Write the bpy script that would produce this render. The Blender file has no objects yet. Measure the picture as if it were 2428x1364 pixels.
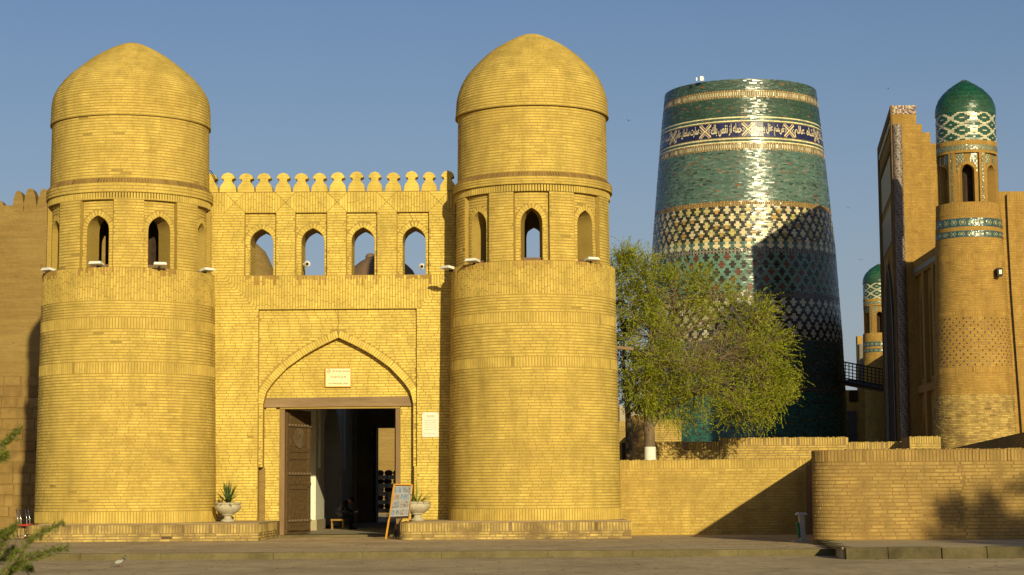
import bpy, math, random
import numpy as np
from mathutils import Vector, Matrix

R = random.Random(7)
sc = bpy.context.scene
C = sc.collection
rad = math.radians

# ------------------------------------------------------------------ camera
F, W, H = 4640.0, 2428.0, 1364.0
CAMZ = 1.37
PITCH = math.atan((1165 - 682) / F)
ROLL = -0.0066
cam_data = bpy.data.cameras.new('camera')
cam = bpy.data.objects.new('camera', cam_data); C.objects.link(cam)
cam_data.sensor_width = 36.0
cam_data.lens = F / W * 36.0
cam_data.clip_start = 0.1
cam_data.clip_end = 4000
cam_data.dof.use_dof = True
cam_data.dof.focus_distance = 75
cam_data.dof.aperture_fstop = 9
CM = Matrix.Rotation(math.pi / 2 + PITCH, 3, 'X') @ Matrix.Rotation(ROLL, 3, 'Z')
cam.matrix_world = Matrix.Translation((0, 0, CAMZ)) @ CM.to_4x4()
sc.camera = cam

# ------------------------------------------------------------------ sky, sun, exposure
AZ, EL = 15.5, 14.8
world = bpy.data.worlds.new('World'); sc.world = world
world.use_nodes = True
wn = world.node_tree.nodes; wl = world.node_tree.links
sky = wn.new('ShaderNodeTexSky'); sky.sky_type = 'NISHITA'
sky.sun_disc = False
sky.sun_elevation = rad(EL); sky.sun_rotation = rad(180 - AZ)
sky.altitude = 100; sky.air_density = 1.15; sky.dust_density = 0.8; sky.ozone_density = 4.1
bg = wn['Background']; bg.inputs['Strength'].default_value = 0.078
# thin haze low over the horizon, the same all round
tc = wn.new('ShaderNodeTexCoord'); sx_ = wn.new('ShaderNodeSeparateXYZ'); wl.new(tc.outputs['Generated'], sx_.inputs[0])
hz_ = wn.new('ShaderNodeMapRange'); hz_.interpolation_type = 'SMOOTHSTEP'
hz_.inputs[1].default_value = -.02; hz_.inputs[2].default_value = .30; hz_.inputs[3].default_value = .62; hz_.inputs[4].default_value = 0.0
wl.new(sx_.outputs['Z'], hz_.inputs[0])
tn = wn.new('ShaderNodeMix'); tn.data_type = 'RGBA'; tn.blend_type = 'MULTIPLY'; tn.inputs[0].default_value = 1.0
tn.inputs[7].default_value = (1.06, .955, 1.0, 1); wl.new(sky.outputs[0], tn.inputs[6])
hm = wn.new('ShaderNodeMix'); hm.data_type = 'RGBA'; wl.new(hz_.outputs[0], hm.inputs[0]); wl.new(tn.outputs[2], hm.inputs[6]); hm.inputs[7].default_value = (4.3, 4.75, 5.6, 1)
wl.new(hm.outputs[2], bg.inputs['Color'])
sd = bpy.data.lights.new('sun', 'SUN'); sd.energy = 4.8; sd.angle = rad(0.6); sd.color = (1.0, 0.875, 0.52)
sun = bpy.data.objects.new('sun', sd); C.objects.link(sun)
sdir = Vector((math.sin(rad(AZ)) * math.cos(rad(EL)), -math.cos(rad(AZ)) * math.cos(rad(EL)), math.sin(rad(EL))))
sun.rotation_euler = sdir.to_track_quat('Z', 'Y').to_euler()
sun.location = (20, -40, 40)
sc.view_settings.view_transform = 'Standard'
sc.view_settings.look = 'None'
sc.view_settings.gamma = 1.0
sc.view_settings.use_curve_mapping = False
sc.view_settings.exposure = 0.0

# ------------------------------------------------------------------ helpers
def P(px, py, Y):
    """the point of the place at depth Y that the photograph shows at px, py (measurements only)"""
    d = CM @ Vector(((px - W / 2) / F, -(py - H / 2) / F, -1.0))
    t = Y / d.y
    return Vector((d.x * t, Y, CAMZ + d.z * t))

def PX(px, Y, py=1000): return P(px, py, Y).x
def PZ(py, Y, px=1214): return P(px, py, Y).z

def rootloc(o):
    v = Vector((0, 0, 0))
    while o is not None:
        v = v + Vector(o.location); o = o.parent
    return v

def tag(o, label=None, cat=None, group=None, kind=None):
    if label: o['label'] = label
    if cat: o['category'] = cat
    if group: o['group'] = group
    if kind: o['kind'] = kind
    return o

def thing(name, label, cat, loc, group=None):
    o = bpy.data.objects.new(name, None); C.objects.link(o)
    o.location = loc; o.empty_display_size = 0.3
    return tag(o, label, cat, group)

def link_mesh(name, verts, faces, mat, parent=None, loc=None, smooth=False, cols=None):
    base = rootloc(parent) if parent is not None else Vector(loc or (0, 0, 0))
    me = bpy.data.meshes.new(name)
    v = np.asarray(verts, dtype=np.float64) - np.array(base)
    if isinstance(faces, np.ndarray):
        nf = len(faces); k = faces.shape[1]
        me.vertices.add(len(v)); me.vertices.foreach_set('co', v.ravel())
        me.loops.add(nf * k); me.loops.foreach_set('vertex_index', faces.ravel().astype(np.int32))
        me.polygons.add(nf); me.polygons.foreach_set('loop_start', np.arange(0, nf * k, k, dtype=np.int32))
        me.polygons.foreach_set('loop_total', np.full(nf, k, dtype=np.int32))
        me.update(calc_edges=True)
    else:
        me.from_pydata([tuple(x) for x in v], [], faces); me.update()
    if cols is not None:
        a = me.color_attributes.new('tile', 'FLOAT_COLOR', 'POINT')
        a.data.foreach_set('color', np.asarray(cols, dtype=np.float32).ravel())
    if isinstance(mat, (list, tuple)):
        for m in mat: me.materials.append(m)
    else: me.materials.append(mat)
    me.polygons.foreach_set('use_smooth', [bool(smooth)] * len(me.polygons))
    o = bpy.data.objects.new(name, me); C.objects.link(o)
    if parent is not None: o.parent = parent
    else: o.location = base
    return o

class MB:
    def __init__(s): s.v = []; s.f = []
    def add(s, vs, fs):
        n = len(s.v); s.v += [tuple(x) for x in vs]; s.f += [tuple(i + n for i in f) for f in fs]
    def box(s, x0, x1, y0, y1, z0, z1):
        s.add([(x0, y0, z0), (x1, y0, z0), (x1, y1, z0), (x0, y1, z0), (x0, y0, z1), (x1, y0, z1), (x1, y1, z1), (x0, y1, z1)],
              [(0, 3, 2, 1), (4, 5, 6, 7), (0, 1, 5, 4), (1, 2, 6, 5), (2, 3, 7, 6), (3, 0, 4, 7)])
    def hexa(s, b, t):
        s.add(list(b) + list(t), [(0, 3, 2, 1), (4, 5, 6, 7), (0, 1, 5, 4), (1, 2, 6, 5), (2, 3, 7, 6), (3, 0, 4, 7)])
    def bar(s, a, b, w, h=None, up=(0, 0, 1)):
        a, b = Vector(a), Vector(b); h = h or w
        d = (b - a).normalized(); u = Vector(up)
        if abs(d.dot(u)) > .95: u = Vector((0, 1, 0))
        x = d.cross(u).normalized() * w / 2; y = x.cross(d).normalized() * h / 2
        s.hexa([a - x - y, a + x - y, a + x + y, a - x + y], [b - x - y, b + x - y, b + x + y, b - x + y])
    def tube(s, pts, rs, n=8, caps=True):
        pts = [Vector(p) for p in pts]; base = len(s.v); m = len(pts)
        if not isinstance(rs, (list, tuple)): rs = [rs] * m
        d0 = (pts[1] - pts[0]).normalized()
        ref = Vector((0, 0, 1)) if abs(d0.z) < .9 else Vector((1, 0, 0))
        x = d0.cross(ref).normalized()
        for i, p in enumerate(pts):
            d = (pts[min(i + 1, m - 1)] - pts[max(i - 1, 0)]).normalized()
            x = (x - d * x.dot(d)).normalized(); y = d.cross(x)
            for k in range(n):
                a = 2 * math.pi * k / n
                s.v.append(tuple(p + (x * math.cos(a) + y * math.sin(a)) * rs[i]))
        for i in range(m - 1):
            for k in range(n):
                a = base + i * n + k; b = base + i * n + (k + 1) % n
                s.f.append((a, b, b + n, a + n))
        if caps:
            s.f.append(tuple(base + k for k in range(n))[::-1]); s.f.append(tuple(base + (m - 1) * n + k for k in range(n)))
    def lathe(s, c, prof, n=32, flute=0, nfl=16):
        base = len(s.v); m = len(prof)
        for (r, z, *fl) in prof:
            for k in range(n):
                a = 2 * math.pi * k / n
                q = r * (1 + (flute * fl[0] * abs(math.sin(a * nfl / 2)) if fl else 0))
                s.v.append((c[0] + q * math.cos(a), c[1] + q * math.sin(a), c[2] + z))
        for i in range(m - 1):
            for k in range(n):
                a = base + i * n + k; b = base + i * n + (k + 1) % n
                s.f.append((a, b, b + n, a + n))
        s.f.append(tuple(base + k for k in range(n))[::-1]); s.f.append(tuple(base + (m - 1) * n + k for k in range(n)))
    def build(s, name, mat, parent=None, loc=None, smooth=False):
        return link_mesh(name, s.v, s.f, mat, parent, loc, smooth)

# surfaces: u to the right seen from outside, v up, d outward
class Bent:
    """wall face that turns a rounded corner: u < 0 runs round the corner, u > 0 along the straight face"""
    ns = 3
    def __init__(s, cx, cy, r): s.cx, s.cy, s.rr = cx, cy, r
    def k(s, v): return 1.0
    def __call__(s, u, v, d):
        u, v, d = np.broadcast_arrays(np.asarray(u, float), np.asarray(v, float), np.asarray(d, float))
        th = np.minimum(u, 0) / s.rr; q = s.rr + d
        return np.stack([s.cx + np.where(u < 0, q * np.sin(th), u), s.cy - q * np.cos(th), v], -1)

class Flat:
    ns = 1
    def __init__(s, p0, du, n):
        s.p = np.array(p0, float); s.du = np.array(du, float); s.n = np.array(n, float)
    def k(s, v): return 1.0
    def __call__(s, u, v, d):
        u, v, d = np.broadcast_arrays(np.asarray(u, float), np.asarray(v, float), np.asarray(d, float))
        o = s.p + u[..., None] * s.du + d[..., None] * s.n
        o[..., 2] += v
        return o

class Rev:
    """surface of revolution, profile given as v -> (r, z)"""
    ns = 3
    def __init__(s, cx, cy, vs, rs, zs=None, rref=None):
        s.cx, s.cy = cx, cy; s.vs = np.array(vs, float); s.rs = np.array(rs, float)
        s.zs = np.array(zs if zs is not None else vs, float); s.rref = rref or float(rs[0])
    def r(s, v): return np.interp(v, s.vs, s.rs)
    def k(s, v): return s.rref / max(0.02, float(s.r(v)))
    def __call__(s, u, v, d):
        u, v, d = np.broadcast_arrays(np.asarray(u, float), np.asarray(v, float), np.asarray(d, float))
        e = 0.02
        r = s.r(v); z = np.interp(v, s.vs, s.zs)
        dr = s.r(v + e) - s.r(v - e); dz = np.interp(v + e, s.vs, s.zs) - np.interp(v - e, s.vs, s.zs)
        L = np.sqrt(dr * dr + dz * dz) + 1e-9
        nr, nz = dz / L, -dr / L
        th = u / s.rref; q = r + d * nr
        return np.stack([s.cx + q * np.sin(th), s.cy - q * np.cos(th), z + d * nz], -1)

def patch(mb, S, fa, fb, vs, d, nu=1, dlist=None):
    """grid on a surface between u=fa(v) and u=fb(v)"""
    if isinstance(S, Rev) and d <= 0: d = d - MD
    fa_ = fa if callable(fa) else (lambda v: fa); fb_ = fb if callable(fb) else (lambda v: fb)
    U = []; V = []
    for v in vs:
        a, b = fa_(v), fb_(v)
        for i in range(nu + 1): U.append(a + (b - a) * i / nu); V.append(v)
    pts = S(np.array(U), np.array(V), d)
    fs = []
    for j in range(len(vs) - 1):
        for i in range(nu):
            a = j * (nu + 1) + i
            fs.append((a, a + 1, a + nu + 2, a + nu + 1))
    mb.add(pts, fs)

def ribbon(mb, S, path, d0, d1, flip=False):
    """band from depth d0 to d1 along a path of (u, v) on a surface"""
    a = S([p[0] for p in path], [p[1] for p in path], d0); b = S([p[0] for p in path], [p[1] for p in path], d1)
    n = len(path); fs = [((i, i + 1, n + i + 1, n + i) if not flip else (i + 1, i, n + i, n + i + 1)) for i in range(n - 1)]
    mb.add(list(a) + list(b), fs)

MD = .005      # the mortar bed lies this far behind a curved brick face
ARC_T = [0, .17, .32, .55, .758, .9, 1.0]; ARC_W = [1, .965, .875, .68, .424, .19, 0.0]
WIN_T = [0, .2, .34, .51, .73, .855, .94, 1.0]; WIN_W = [1, .99, .96, .87, .64, .40, .19, 0.0]
class Arch:
    def __init__(s, uc, a, v0, vs, va, win=True):
        s.uc, s.a, s.v0, s.vs, s.va = uc, a, v0, vs, va; s.T, s.W = (WIN_T, WIN_W) if win else (ARC_T, ARC_W)
    def w(s, v):
        if v < s.vs: return s.a
        if v >= s.va: return 0.0
        return s.a * float(np.interp((v - s.vs) / (s.va - s.vs), s.T, s.W))
    def levels(s, n=11):
        return [s.v0] + [s.vs + (s.va - s.vs) * (i / n) for i in range(n)] + [s.va]
    def path(s, n=11, grow=0.0):
        L = [(s.uc - s.w(v) - grow, v) for v in s.levels(n)]
        Rr = [(s.uc + s.w(v) + grow, v) for v in s.levels(n)][::-1][1:]
        return L + Rr
    def forb(s, grow=0.0):
        return lambda v: (s.uc - s.w(max(s.v0, v - grow * .6)) - grow, s.uc + s.w(max(s.v0, v - grow * .6)) + grow) if s.v0 - .01 <= v <= s.va + grow else None

def panel(mb, S, u0, u1, v0, v1, arch, df, db, nu=2, back=True, sill=True):
    """wall panel with an arched opening, front at df and back at db"""
    lv = [v for v in arch.levels() if v <= v1]
    if arch.v0 > v0 + 1e-4: patch(mb, S, u0, u1, [v0, arch.v0], df, nu * 2)
    patch(mb, S, u0, lambda v: arch.uc - arch.w(v), lv, df, nu)
    patch(mb, S, lambda v: arch.uc + arch.w(v), u1, lv, df, nu)
    if v1 > arch.va: patch(mb, S, u0, u1, [arch.va, v1], df, nu * 2)
    if back:
        patch(mb, S, lambda v: arch.uc - arch.w(v), u0, lv, db, nu)
        patch(mb, S, u1, lambda v: arch.uc + arch.w(v), lv, db, nu)
        if v1 > arch.va: patch(mb, S, u1, u0, [arch.va, v1], db, nu * 2)
        if arch.v0 > v0 + 1e-4: patch(mb, S, u1, u0, [v0, arch.v0], db, nu * 2)
    ribbon(mb, S, arch.path(), df, db)
    if sill: ribbon(mb, S, [(arch.uc + arch.a, arch.v0), (arch.uc - arch.a, arch.v0)], df, db)

UNIT = {}
def brick_faces(ns):
    """vertex order: base row (v0), base row (v1), front row (v0), front row (v1), each ns + 1 long"""
    m = ns + 1; B0, B1, F0, F1 = 0, m, 2 * m, 3 * m; fs = []
    for i in range(ns):
        fs += [(F0 + i, F0 + i + 1, F1 + i + 1, F1 + i), (B0 + i, B0 + i + 1, F0 + i + 1, F0 + i), (F1 + i, F1 + i + 1, B1 + i + 1, B1 + i)]
    fs += [(B0 + ns, B1 + ns, F1 + ns, F0 + ns), (B1, B0, F0, F1)]
    return fs
def unit_brick(kind, mat, bulge=0.0):
    """one shared brick: a truncated block, its face bowed when it lies on a round wall"""
    bulge = round(bulge, 2); key = (kind, mat.name, bulge)
    if key in UNIT: return UNIT[key]
    a, b = (.484, .44) if kind == 'h' else (.44, .484)
    ns = 3 if bulge else 1; xs = [-.5 + i / ns for i in range(ns + 1)]
    bw = lambda x: bulge * (1 - (2 * x) ** 2)
    v = [(x, -.5, bw(x)) for x in xs] + [(x, .5, bw(x)) for x in xs] + [(x * 2 * a, -b, 1 + bw(x)) for x in xs] + [(x * 2 * a, b, 1 + bw(x)) for x in xs]
    me = bpy.data.meshes.new('brick'); me.from_pydata(v, [], brick_faces(ns)); me.materials.append(mat); me.update()
    UNIT[key] = me
    return me

class Field:
    """bricks laid on surfaces; the 300 that show largest become objects of their own, the rest one joined part"""
    def __init__(s): s.rect = {}; s.S = {}; s.poly = []
    def add(s, S, u0, u1, v0, v1, d0, d1):
        if isinstance(S, Rev): d0 -= .015; d1 -= .006
        s.S[id(S)] = S; s.rect.setdefault(id(S), []).append((u0, u1, v0, v1, d0, d1))
    def addpoly(s, S, q, d0, d1, ins=.006):
        if isinstance(S, Rev): d0 -= .02; d1 -= .008
        c = (sum(p[0] for p in q) / 4, sum(p[1] for p in q) / 4)
        qi = []
        for p in q:
            L = math.hypot(p[0] - c[0], p[1] - c[1]) + 1e-6
            qi.append((p[0] - (p[0] - c[0]) / L * ins, p[1] - (p[1] - c[1]) / L * ins))
        a = S([p[0] for p in q], [p[1] for p in q], d0); b = S([p[0] for p in qi], [p[1] for p in qi], d1)
        s.poly.append((a, b))
    def build(s, parent, mat, n=300, name='brick', rest='brickwork'):
        V = []; Fq = []; cand = []
        cam_p = np.array([0, 0, CAMZ])
        for key, L in s.rect.items():
            S = s.S[key]; A = np.array(L)
            u0, u1, v0, v1, d0, d1 = A.T
            e = np.minimum(.003 if isinstance(S, Rev) else .0055, (u1 - u0) * .2)
            rs_ = np.random.RandomState(3); jz = rs_.uniform(-.0008, .0008, (2, len(A)))
            ns = S.ns
            row = lambda ua, ub, v, d: [S(ua + (ub - ua) * i / ns, v, d) for i in range(ns + 1)]
            blk = np.stack(row(u0, u1, v0, d0) + row(u0, u1, v1, d0) + row(u0 + e, u1 - e, v0 + .004, d1 + jz[0]) + row(u0 + e, u1 - e, v1 - .004, d1 + jz[1]), 1)
            m_ = ns + 1; F0, F1 = 2 * m_, 3 * m_
            cen = blk[:, 2 * m_:].mean(1); nrm = np.cross(blk[:, F0 + ns] - blk[:, F0], blk[:, F1] - blk[:, F0])
            vw = cam_p - cen; dist = np.linalg.norm(vw, axis=1)
            score = (nrm * vw).sum(1) / dist ** 3
            sx = W / 2 + F * cen[:, 0] / cen[:, 1]
            score[(sx < 10) | (sx > W - 10)] *= .01
            V.append(blk); cand.append((ns, score))
        sc_all = np.concatenate([c[1] for c in cand]) if cand else np.zeros(0)
        thr = np.sort(sc_all)[-n] if n and len(sc_all) > n else (-1e9 if n else 1e9)
        base = np.array(rootloc(parent)); AV = []; AF = []; off = 0
        for blk, (ns, score) in zip(V, cand):
            pick = score >= thr; m_ = ns + 1
            for q in blk[pick]:
                q00, q10, q01, q11 = q[0], q[ns], q[m_], q[m_ + ns]; f00, f10, f01, f11 = q[2 * m_], q[2 * m_ + ns], q[3 * m_], q[3 * m_ + ns]
                c = (q00 + q10 + q01 + q11) / 4; eu = (q10 + q11 - q00 - q01) / 2; ev = (q01 + q11 - q00 - q10) / 2
                nn = (f00 + f10 + f01 + f11) / 4 - c
                kind = 'h' if np.linalg.norm(eu) > np.linalg.norm(ev) else 'v'
                bl = 0.0
                if ns > 1:
                    mid = (q[1] + q[2] + q[m_ + 1] + q[m_ + 2]) / 4 - c; bl = max(.01, float(np.dot(mid, nn) / np.dot(nn, nn)) / (1 - (1 / 3) ** 2))
                o = bpy.data.objects.new(name, unit_brick(kind, mat, bl)); C.objects.link(o); o.parent = parent
                M = Matrix.Identity(4)
                for i in range(3):
                    M[i][0] = eu[i]; M[i][1] = ev[i]; M[i][2] = nn[i]; M[i][3] = c[i] - base[i]
                o.matrix_local = M
            rest_b = blk[~pick]; m = len(rest_b)
            if m:
                nv = rest_b.shape[1]; pat = np.array(brick_faces(ns))
                AF.append((np.arange(m)[:, None, None] * nv + pat[None]).reshape(-1, 4) + off); AV.append(rest_b.reshape(-1, 3)); off += m * nv
        if s.poly:
            A = np.stack([np.concatenate([a, b]) for a, b in s.poly]); m = len(A)
            pat = np.array([(4, 5, 6, 7), (0, 1, 5, 4), (1, 2, 6, 5), (2, 3, 7, 6), (3, 0, 4, 7)])
            AF.append((np.arange(m)[:, None, None] * 8 + pat[None]).reshape(-1, 4) + off); AV.append(A.reshape(-1, 3))
        if AV:
            o = link_mesh(rest, np.concatenate(AV), np.concatenate(AF), mat, parent)
            o['kind'] = 'stuff'

def sub_intervals(a, b, forb, v):
    iv = [(a, b)]
    for f in forb:
        q = f(v)
        if not q: continue
        nv = []
        for (x, y) in iv:
            if q[1] <= x or q[0] >= y: nv.append((x, y)); continue
            if q[0] > x: nv.append((x, q[0]))
            if q[1] < y: nv.append((q[1], y))
        iv = nv
    return iv

def courses(Fd, S, u0, u1, v0, v1, kind='h', pitch=.0875, L=.335, forb=(), d0=-.003, d1=.009, joint=.014, rough=0.0):
    L0 = L
    fu0 = u0 if callable(u0) else (lambda v: u0); fu1 = u1 if callable(u1) else (lambda v: u1)
    if kind == 'h':
        n = max(1, round((v1 - v0) / pitch)); p = (v1 - v0) / n
        for i in range(n):
            va = v0 + i * p; vm = va + p / 2; k = S.k(vm)
            L = min(L0, max(.12, .30 * float(S.r(vm)))) if isinstance(S, Rev) else L0
            a, b = fu0(vm), fu1(vm)
            if b - a < .03: continue
            iv = sub_intervals(a, b, forb, vm)
            if isinstance(S, Rev): joint = .007
            x = a - R.random() * L * k - (L * k * .5 if i % 2 else 0)
            while x < b:
                w = L * k * R.uniform(.93, 1.06)
                if R.random() < .10: w *= .52
                x0, x1 = x + joint * k / 2, x + w - joint * k / 2
                if R.random() > .004:
                    for (p0, p1) in iv:
                        q0, q1 = max(x0, p0 + .004), min(x1, p1 - .004)
                        if q1 - q0 > .05 * k:
                            dj = R.uniform(-.0012, .0012) + (R.uniform(-rough, rough) if rough else 0)
                            h = R.uniform(-.0015, .0015)
                            Fd.add(S, q0, q1, va + .010 + h, va + p - .010 + h, d0, max(d0 + .004, d1 + dj))
                x += w
    else:
        nr = max(1, round((v1 - v0) / L)); hh = (v1 - v0) / nr
        k = S.k((v0 + v1) / 2); a, b = u0 if not callable(u0) else fu0((v0 + v1) / 2), u1 if not callable(u1) else fu1((v0 + v1) / 2)
        a = min(fu0(v0), fu0(v1)); b = max(fu1(v0), fu1(v1))
        nc = max(1, round((b - a) / (pitch * k))); pc = (b - a) / nc
        for i in range(nc):
            ua = a + i * pc; um = ua + pc / 2
            off = R.random() if nr > 1 else 0
            cuts = [v0] + [v0 + (j + off) * hh for j in range(0, nr + 1) if v0 + .05 < v0 + (j + off) * hh < v1 - .05] + [v1]
            for va, vb in zip(cuts[:-1], cuts[1:]):
                vm = (va + vb) / 2
                while va < vb and (um < fu0(va + .001) or um > fu1(va + .001)): va += .02
                if vb - va < .03: continue
                if R.random() < .004: continue
                Fd.add(S, ua + .010 * k, ua + pc - .010 * k, va + joint / 2, vb - joint / 2, d0, d1 + R.uniform(-.002, .002) + (R.uniform(-rough, rough) if rough else 0))

def voussoirs(Fd, S, arch, depth=.30, d0=-.003, d1=.012, pitch=.1, v_from=None):
    """bricks set radially round an arch"""
    pts = arch.path(n=22)
    pts = [p for p in pts if p[1] >= (arch.vs if v_from is None else v_from) - 1e-6]
    P2 = [Vector(p) for p in pts]; ap = max(range(len(P2)), key=lambda i: P2[i].y)
    for side in (P2[:ap + 1], P2[ap:][::-1]):
        sgn = -1 if side[0].x < arch.uc else 1
        L = [0]
        for a, b in zip(side[:-1], side[1:]): L.append(L[-1] + (b - a).length)
        n = max(2, round(L[-1] / pitch))
        def at(t):
            s_ = t * L[-1]
            for i in range(len(L) - 1):
                if s_ <= L[i + 1] + 1e-9:
                    f = (s_ - L[i]) / max(1e-9, L[i + 1] - L[i]); return side[i].lerp(side[i + 1], f), (side[i + 1] - side[i]).normalized()
            return side[-1], (side[-1] - side[-2]).normalized()
        for i in range(n):
            (a, da), (b, db) = at((i + .08) / n), at((i + .92) / n)
            na = Vector((-da.y, da.x)) if sgn < 0 else Vector((da.y, -da.x))
            nb = Vector((-db.y, db.x)) if sgn < 0 else Vector((db.y, -db.x))
            # keep the crown joints vertical
            fb = (i + .5) / n
            if fb > .9: na = nb = Vector((sgn * .25, 1)).normalized()
            o1, o2 = a + na * depth, b + nb * depth
            q = [tuple(a), tuple(b), tuple(o2), tuple(o1)]
            if sgn < 0: q = [q[0], q[3], q[2], q[1]][::1]; q = [q[0], q[1], q[2], q[3]]
            # orient counter-clockwise
            ar = sum(q[j][0] * q[(j + 1) % 4][1] - q[(j + 1) % 4][0] * q[j][1] for j in range(4))
            if ar < 0: q = q[::-1]
            Fd.addpoly(S, q, d0, d1 + R.uniform(-.002, .002))

# ------------------------------------------------------------------ materials
def new_mat(name, rough=.85, spec=.25):
    m = bpy.data.materials.new(name); m.use_nodes = True
    b = m.node_tree.nodes['Principled BSDF']
    b.inputs['Roughness'].default_value = rough
    b.inputs['Specular IOR Level'].default_value = spec
    return m, m.node_tree.nodes, m.node_tree.links, b

def rgba(c): return (c[0], c[1], c[2], 1)

def noise(n, l, scale, detail=5, rough=.6, vec=None, stretch=None):
    t = n.new('ShaderNodeTexNoise'); t.inputs['Scale'].default_value = scale
    t.inputs['Detail'].default_value = detail; t.inputs['Roughness'].default_value = rough
    g = vec
    if g is None:
        g = n.new('ShaderNodeNewGeometry').outputs['Position']
    if stretch:
        mp = n.new('ShaderNodeMapping'); mp.inputs['Scale'].default_value = stretch
        l.new(g, mp.inputs['Vector']); g = mp.outputs[0]
    l.new(g, t.inputs['Vector'])
    return t.outputs['Fac']

def ramp(n, l, fac, stops, interp='LINEAR'):
    r = n.new('ShaderNodeValToRGB'); r.color_ramp.interpolation = interp
    e = r.color_ramp.elements
    while len(e) > 1: e.remove(e[-1])
    e[0].position = stops[0][0]; e[0].color = rgba(stops[0][1])
    for p, c in stops[1:]:
        q = e.new(p); q.color = rgba(c)
    l.new(fac, r.inputs[0])
    return r.outputs[0]

def mapr(n, l, fac, a, b, c=0, d=1):
    m = n.new('ShaderNodeMapRange'); m.inputs[1].default_value = a; m.inputs[2].default_value = b
    m.inputs[3].default_value = c; m.inputs[4].default_value = d
    l.new(fac, m.inputs[0]); return m.outputs[0]

def mixc(n, l, fac, a, b, mode='MIX'):
    m = n.new('ShaderNodeMix'); m.data_type = 'RGBA'; m.blend_type = mode
    if isinstance(fac, (int, float)): m.inputs['Factor'].default_value = fac
    else: l.new(fac, m.inputs['Factor'])
    for sock, x in ((m.inputs[6], a), (m.inputs[7], b)):
        if isinstance(x, tuple): sock.default_value = rgba(x)
        else: l.new(x, sock)
    return m.outputs[2]

def math2(n, l, op, a, b=None):
    m = n.new('ShaderNodeMath'); m.operation = op
    for i, x in enumerate((a, b)):
        if x is None: continue
        if isinstance(x, (int, float)): m.inputs[i].default_value = x
        else: l.new(x, m.inputs[i])
    return m.outputs[0]

def bump(n, l, b, h, strength=.4, dist=.01):
    bp = n.new('ShaderNodeBump'); bp.inputs['Strength'].default_value = strength; bp.inputs['Distance'].default_value = dist
    l.new(h, bp.inputs['Height']); l.new(bp.outputs[0], b.inputs['Normal'])

def rand_socket(n, l):
    g = n.new('ShaderNodeNewGeometry'); oi = n.new('ShaderNodeObjectInfo')
    return math2(n, l, 'FRACT', math2(n, l, 'ADD', g.outputs['Random Per Island'], oi.outputs['Random']))

def brick_mat(name, light, mid, dark, wash, blotch=.75, bsc=.42):
    m, n, l, b = new_mat(name, .92, .12)
    rnd = rand_socket(n, l)
    c = ramp(n, l, rnd, [(0, dark), (.02, mid), (.45, light), (.75, mid), (.9, light), (1, tuple(x * 1.08 for x in light))])
    big = mapr(n, l, noise(n, l, bsc, 7, .62), .46, .66, 0, blotch)
    c = mixc(n, l, big, c, wash)
    mid_n = mapr(n, l, noise(n, l, 2.2, 6, .65), .3, .7, .78, 1.14)
    fine = mapr(n, l, noise(n, l, 26, 5, .7), .25, .75, .86, 1.12)
    streak = mapr(n, l, noise(n, l, 1.0, 5, .6, stretch=(2.6, 2.6, .35)), .48, .72, 1.03, .80)
    g = math2(n, l, 'MULTIPLY', math2(n, l, 'MULTIPLY', mid_n, streak), fine)
    hsv = n.new('ShaderNodeHueSaturation'); l.new(c, hsv.inputs['Color']); l.new(g, hsv.inputs['Value'])
    l.new(hsv.outputs[0], b.inputs['Base Color'])
    bump(n, l, b, noise(n, l, 45, 6, .7), .35, .008)
    return m

def noise_mat(name, c1, c2, scale=2.0, rough=.9, bumps=.3, bscale=30, stretch=None, c3=None, bdist=.01, spec=.15):
    m, n, l, b = new_mat(name, rough, spec)
    a = noise(n, l, scale, 8, .65, stretch=stretch)
    st = [(.3, c1), (.7, c2)]
    if c3: st = [(.28, c1), (.52, c2), (.75, c3)]
    c = ramp(n, l, a, st)
    f = mapr(n, l, noise(n, l, scale * 9, 5, .7, stretch=stretch), .25, .75, .86, 1.12)
    hsv = n.new('ShaderNodeHueSaturation'); l.new(c, hsv.inputs['Color']); l.new(f, hsv.inputs['Value'])
    l.new(hsv.outputs[0], b.inputs['Base Color'])
    if bumps: bump(n, l, b, noise(n, l, bscale, 6, .7), bumps, bdist)
    return m

M_BRICK = brick_mat('gate brick', (.70, .525, .125), (.63, .465, .107), (.56, .40, .088), (.53, .385, .085), .7)
M_MORTAR = noise_mat('gate mortar', (.34, .225, .054), (.39, .265, .068), 1.2, .95, .4, 40)
M_BRICK_T = brick_mat('tower brick', (.625, .445, .108), (.56, .392, .092), (.49, .335, .076), (.475, .325, .077), .75, .5)
M_MORTAR_C = noise_mat('corner wall mortar', (.22, .14, .045), (.28, .18, .06), 1.2, .95, .4, 40)
M_KERBD = noise_mat('dark kerb', (.045, .035, .018), (.10, .08, .038), 1.3, .9, .6, 20, c3=(.17, .135, .065))  # darker, mottled tone for the raised pavement's kerb
M_MORTAR_T = noise_mat('tower mortar', (.32, .215, .052), (.37, .255, .062), 1.2, .95, .4, 40)
M_BRICK_W = brick_mat('weathered brick', (.30, .18, .06), (.22, .125, .04), (.14, .08, .03), (.25, .15, .05), .5, 2.0)
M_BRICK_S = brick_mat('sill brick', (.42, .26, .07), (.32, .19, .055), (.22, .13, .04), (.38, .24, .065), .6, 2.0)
M_BRICK_L = brick_mat('low wall brick', (.54, .375, .098), (.47, .32, .082), (.37, .245, .062), (.39, .26, .068), .8, .8)
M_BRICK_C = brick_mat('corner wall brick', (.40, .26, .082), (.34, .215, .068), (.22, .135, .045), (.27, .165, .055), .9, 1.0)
M_BRICK_P = brick_mat('plinth brick', (.58, .42, .13), (.34, .235, .08), (.12, .075, .035), (.20, .135, .06), .9, 1.7)
M_MORTAR_P = noise_mat('plinth mortar', (.20, .13, .06), (.32, .22, .10), 3, .95, .6, 25)
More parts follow.
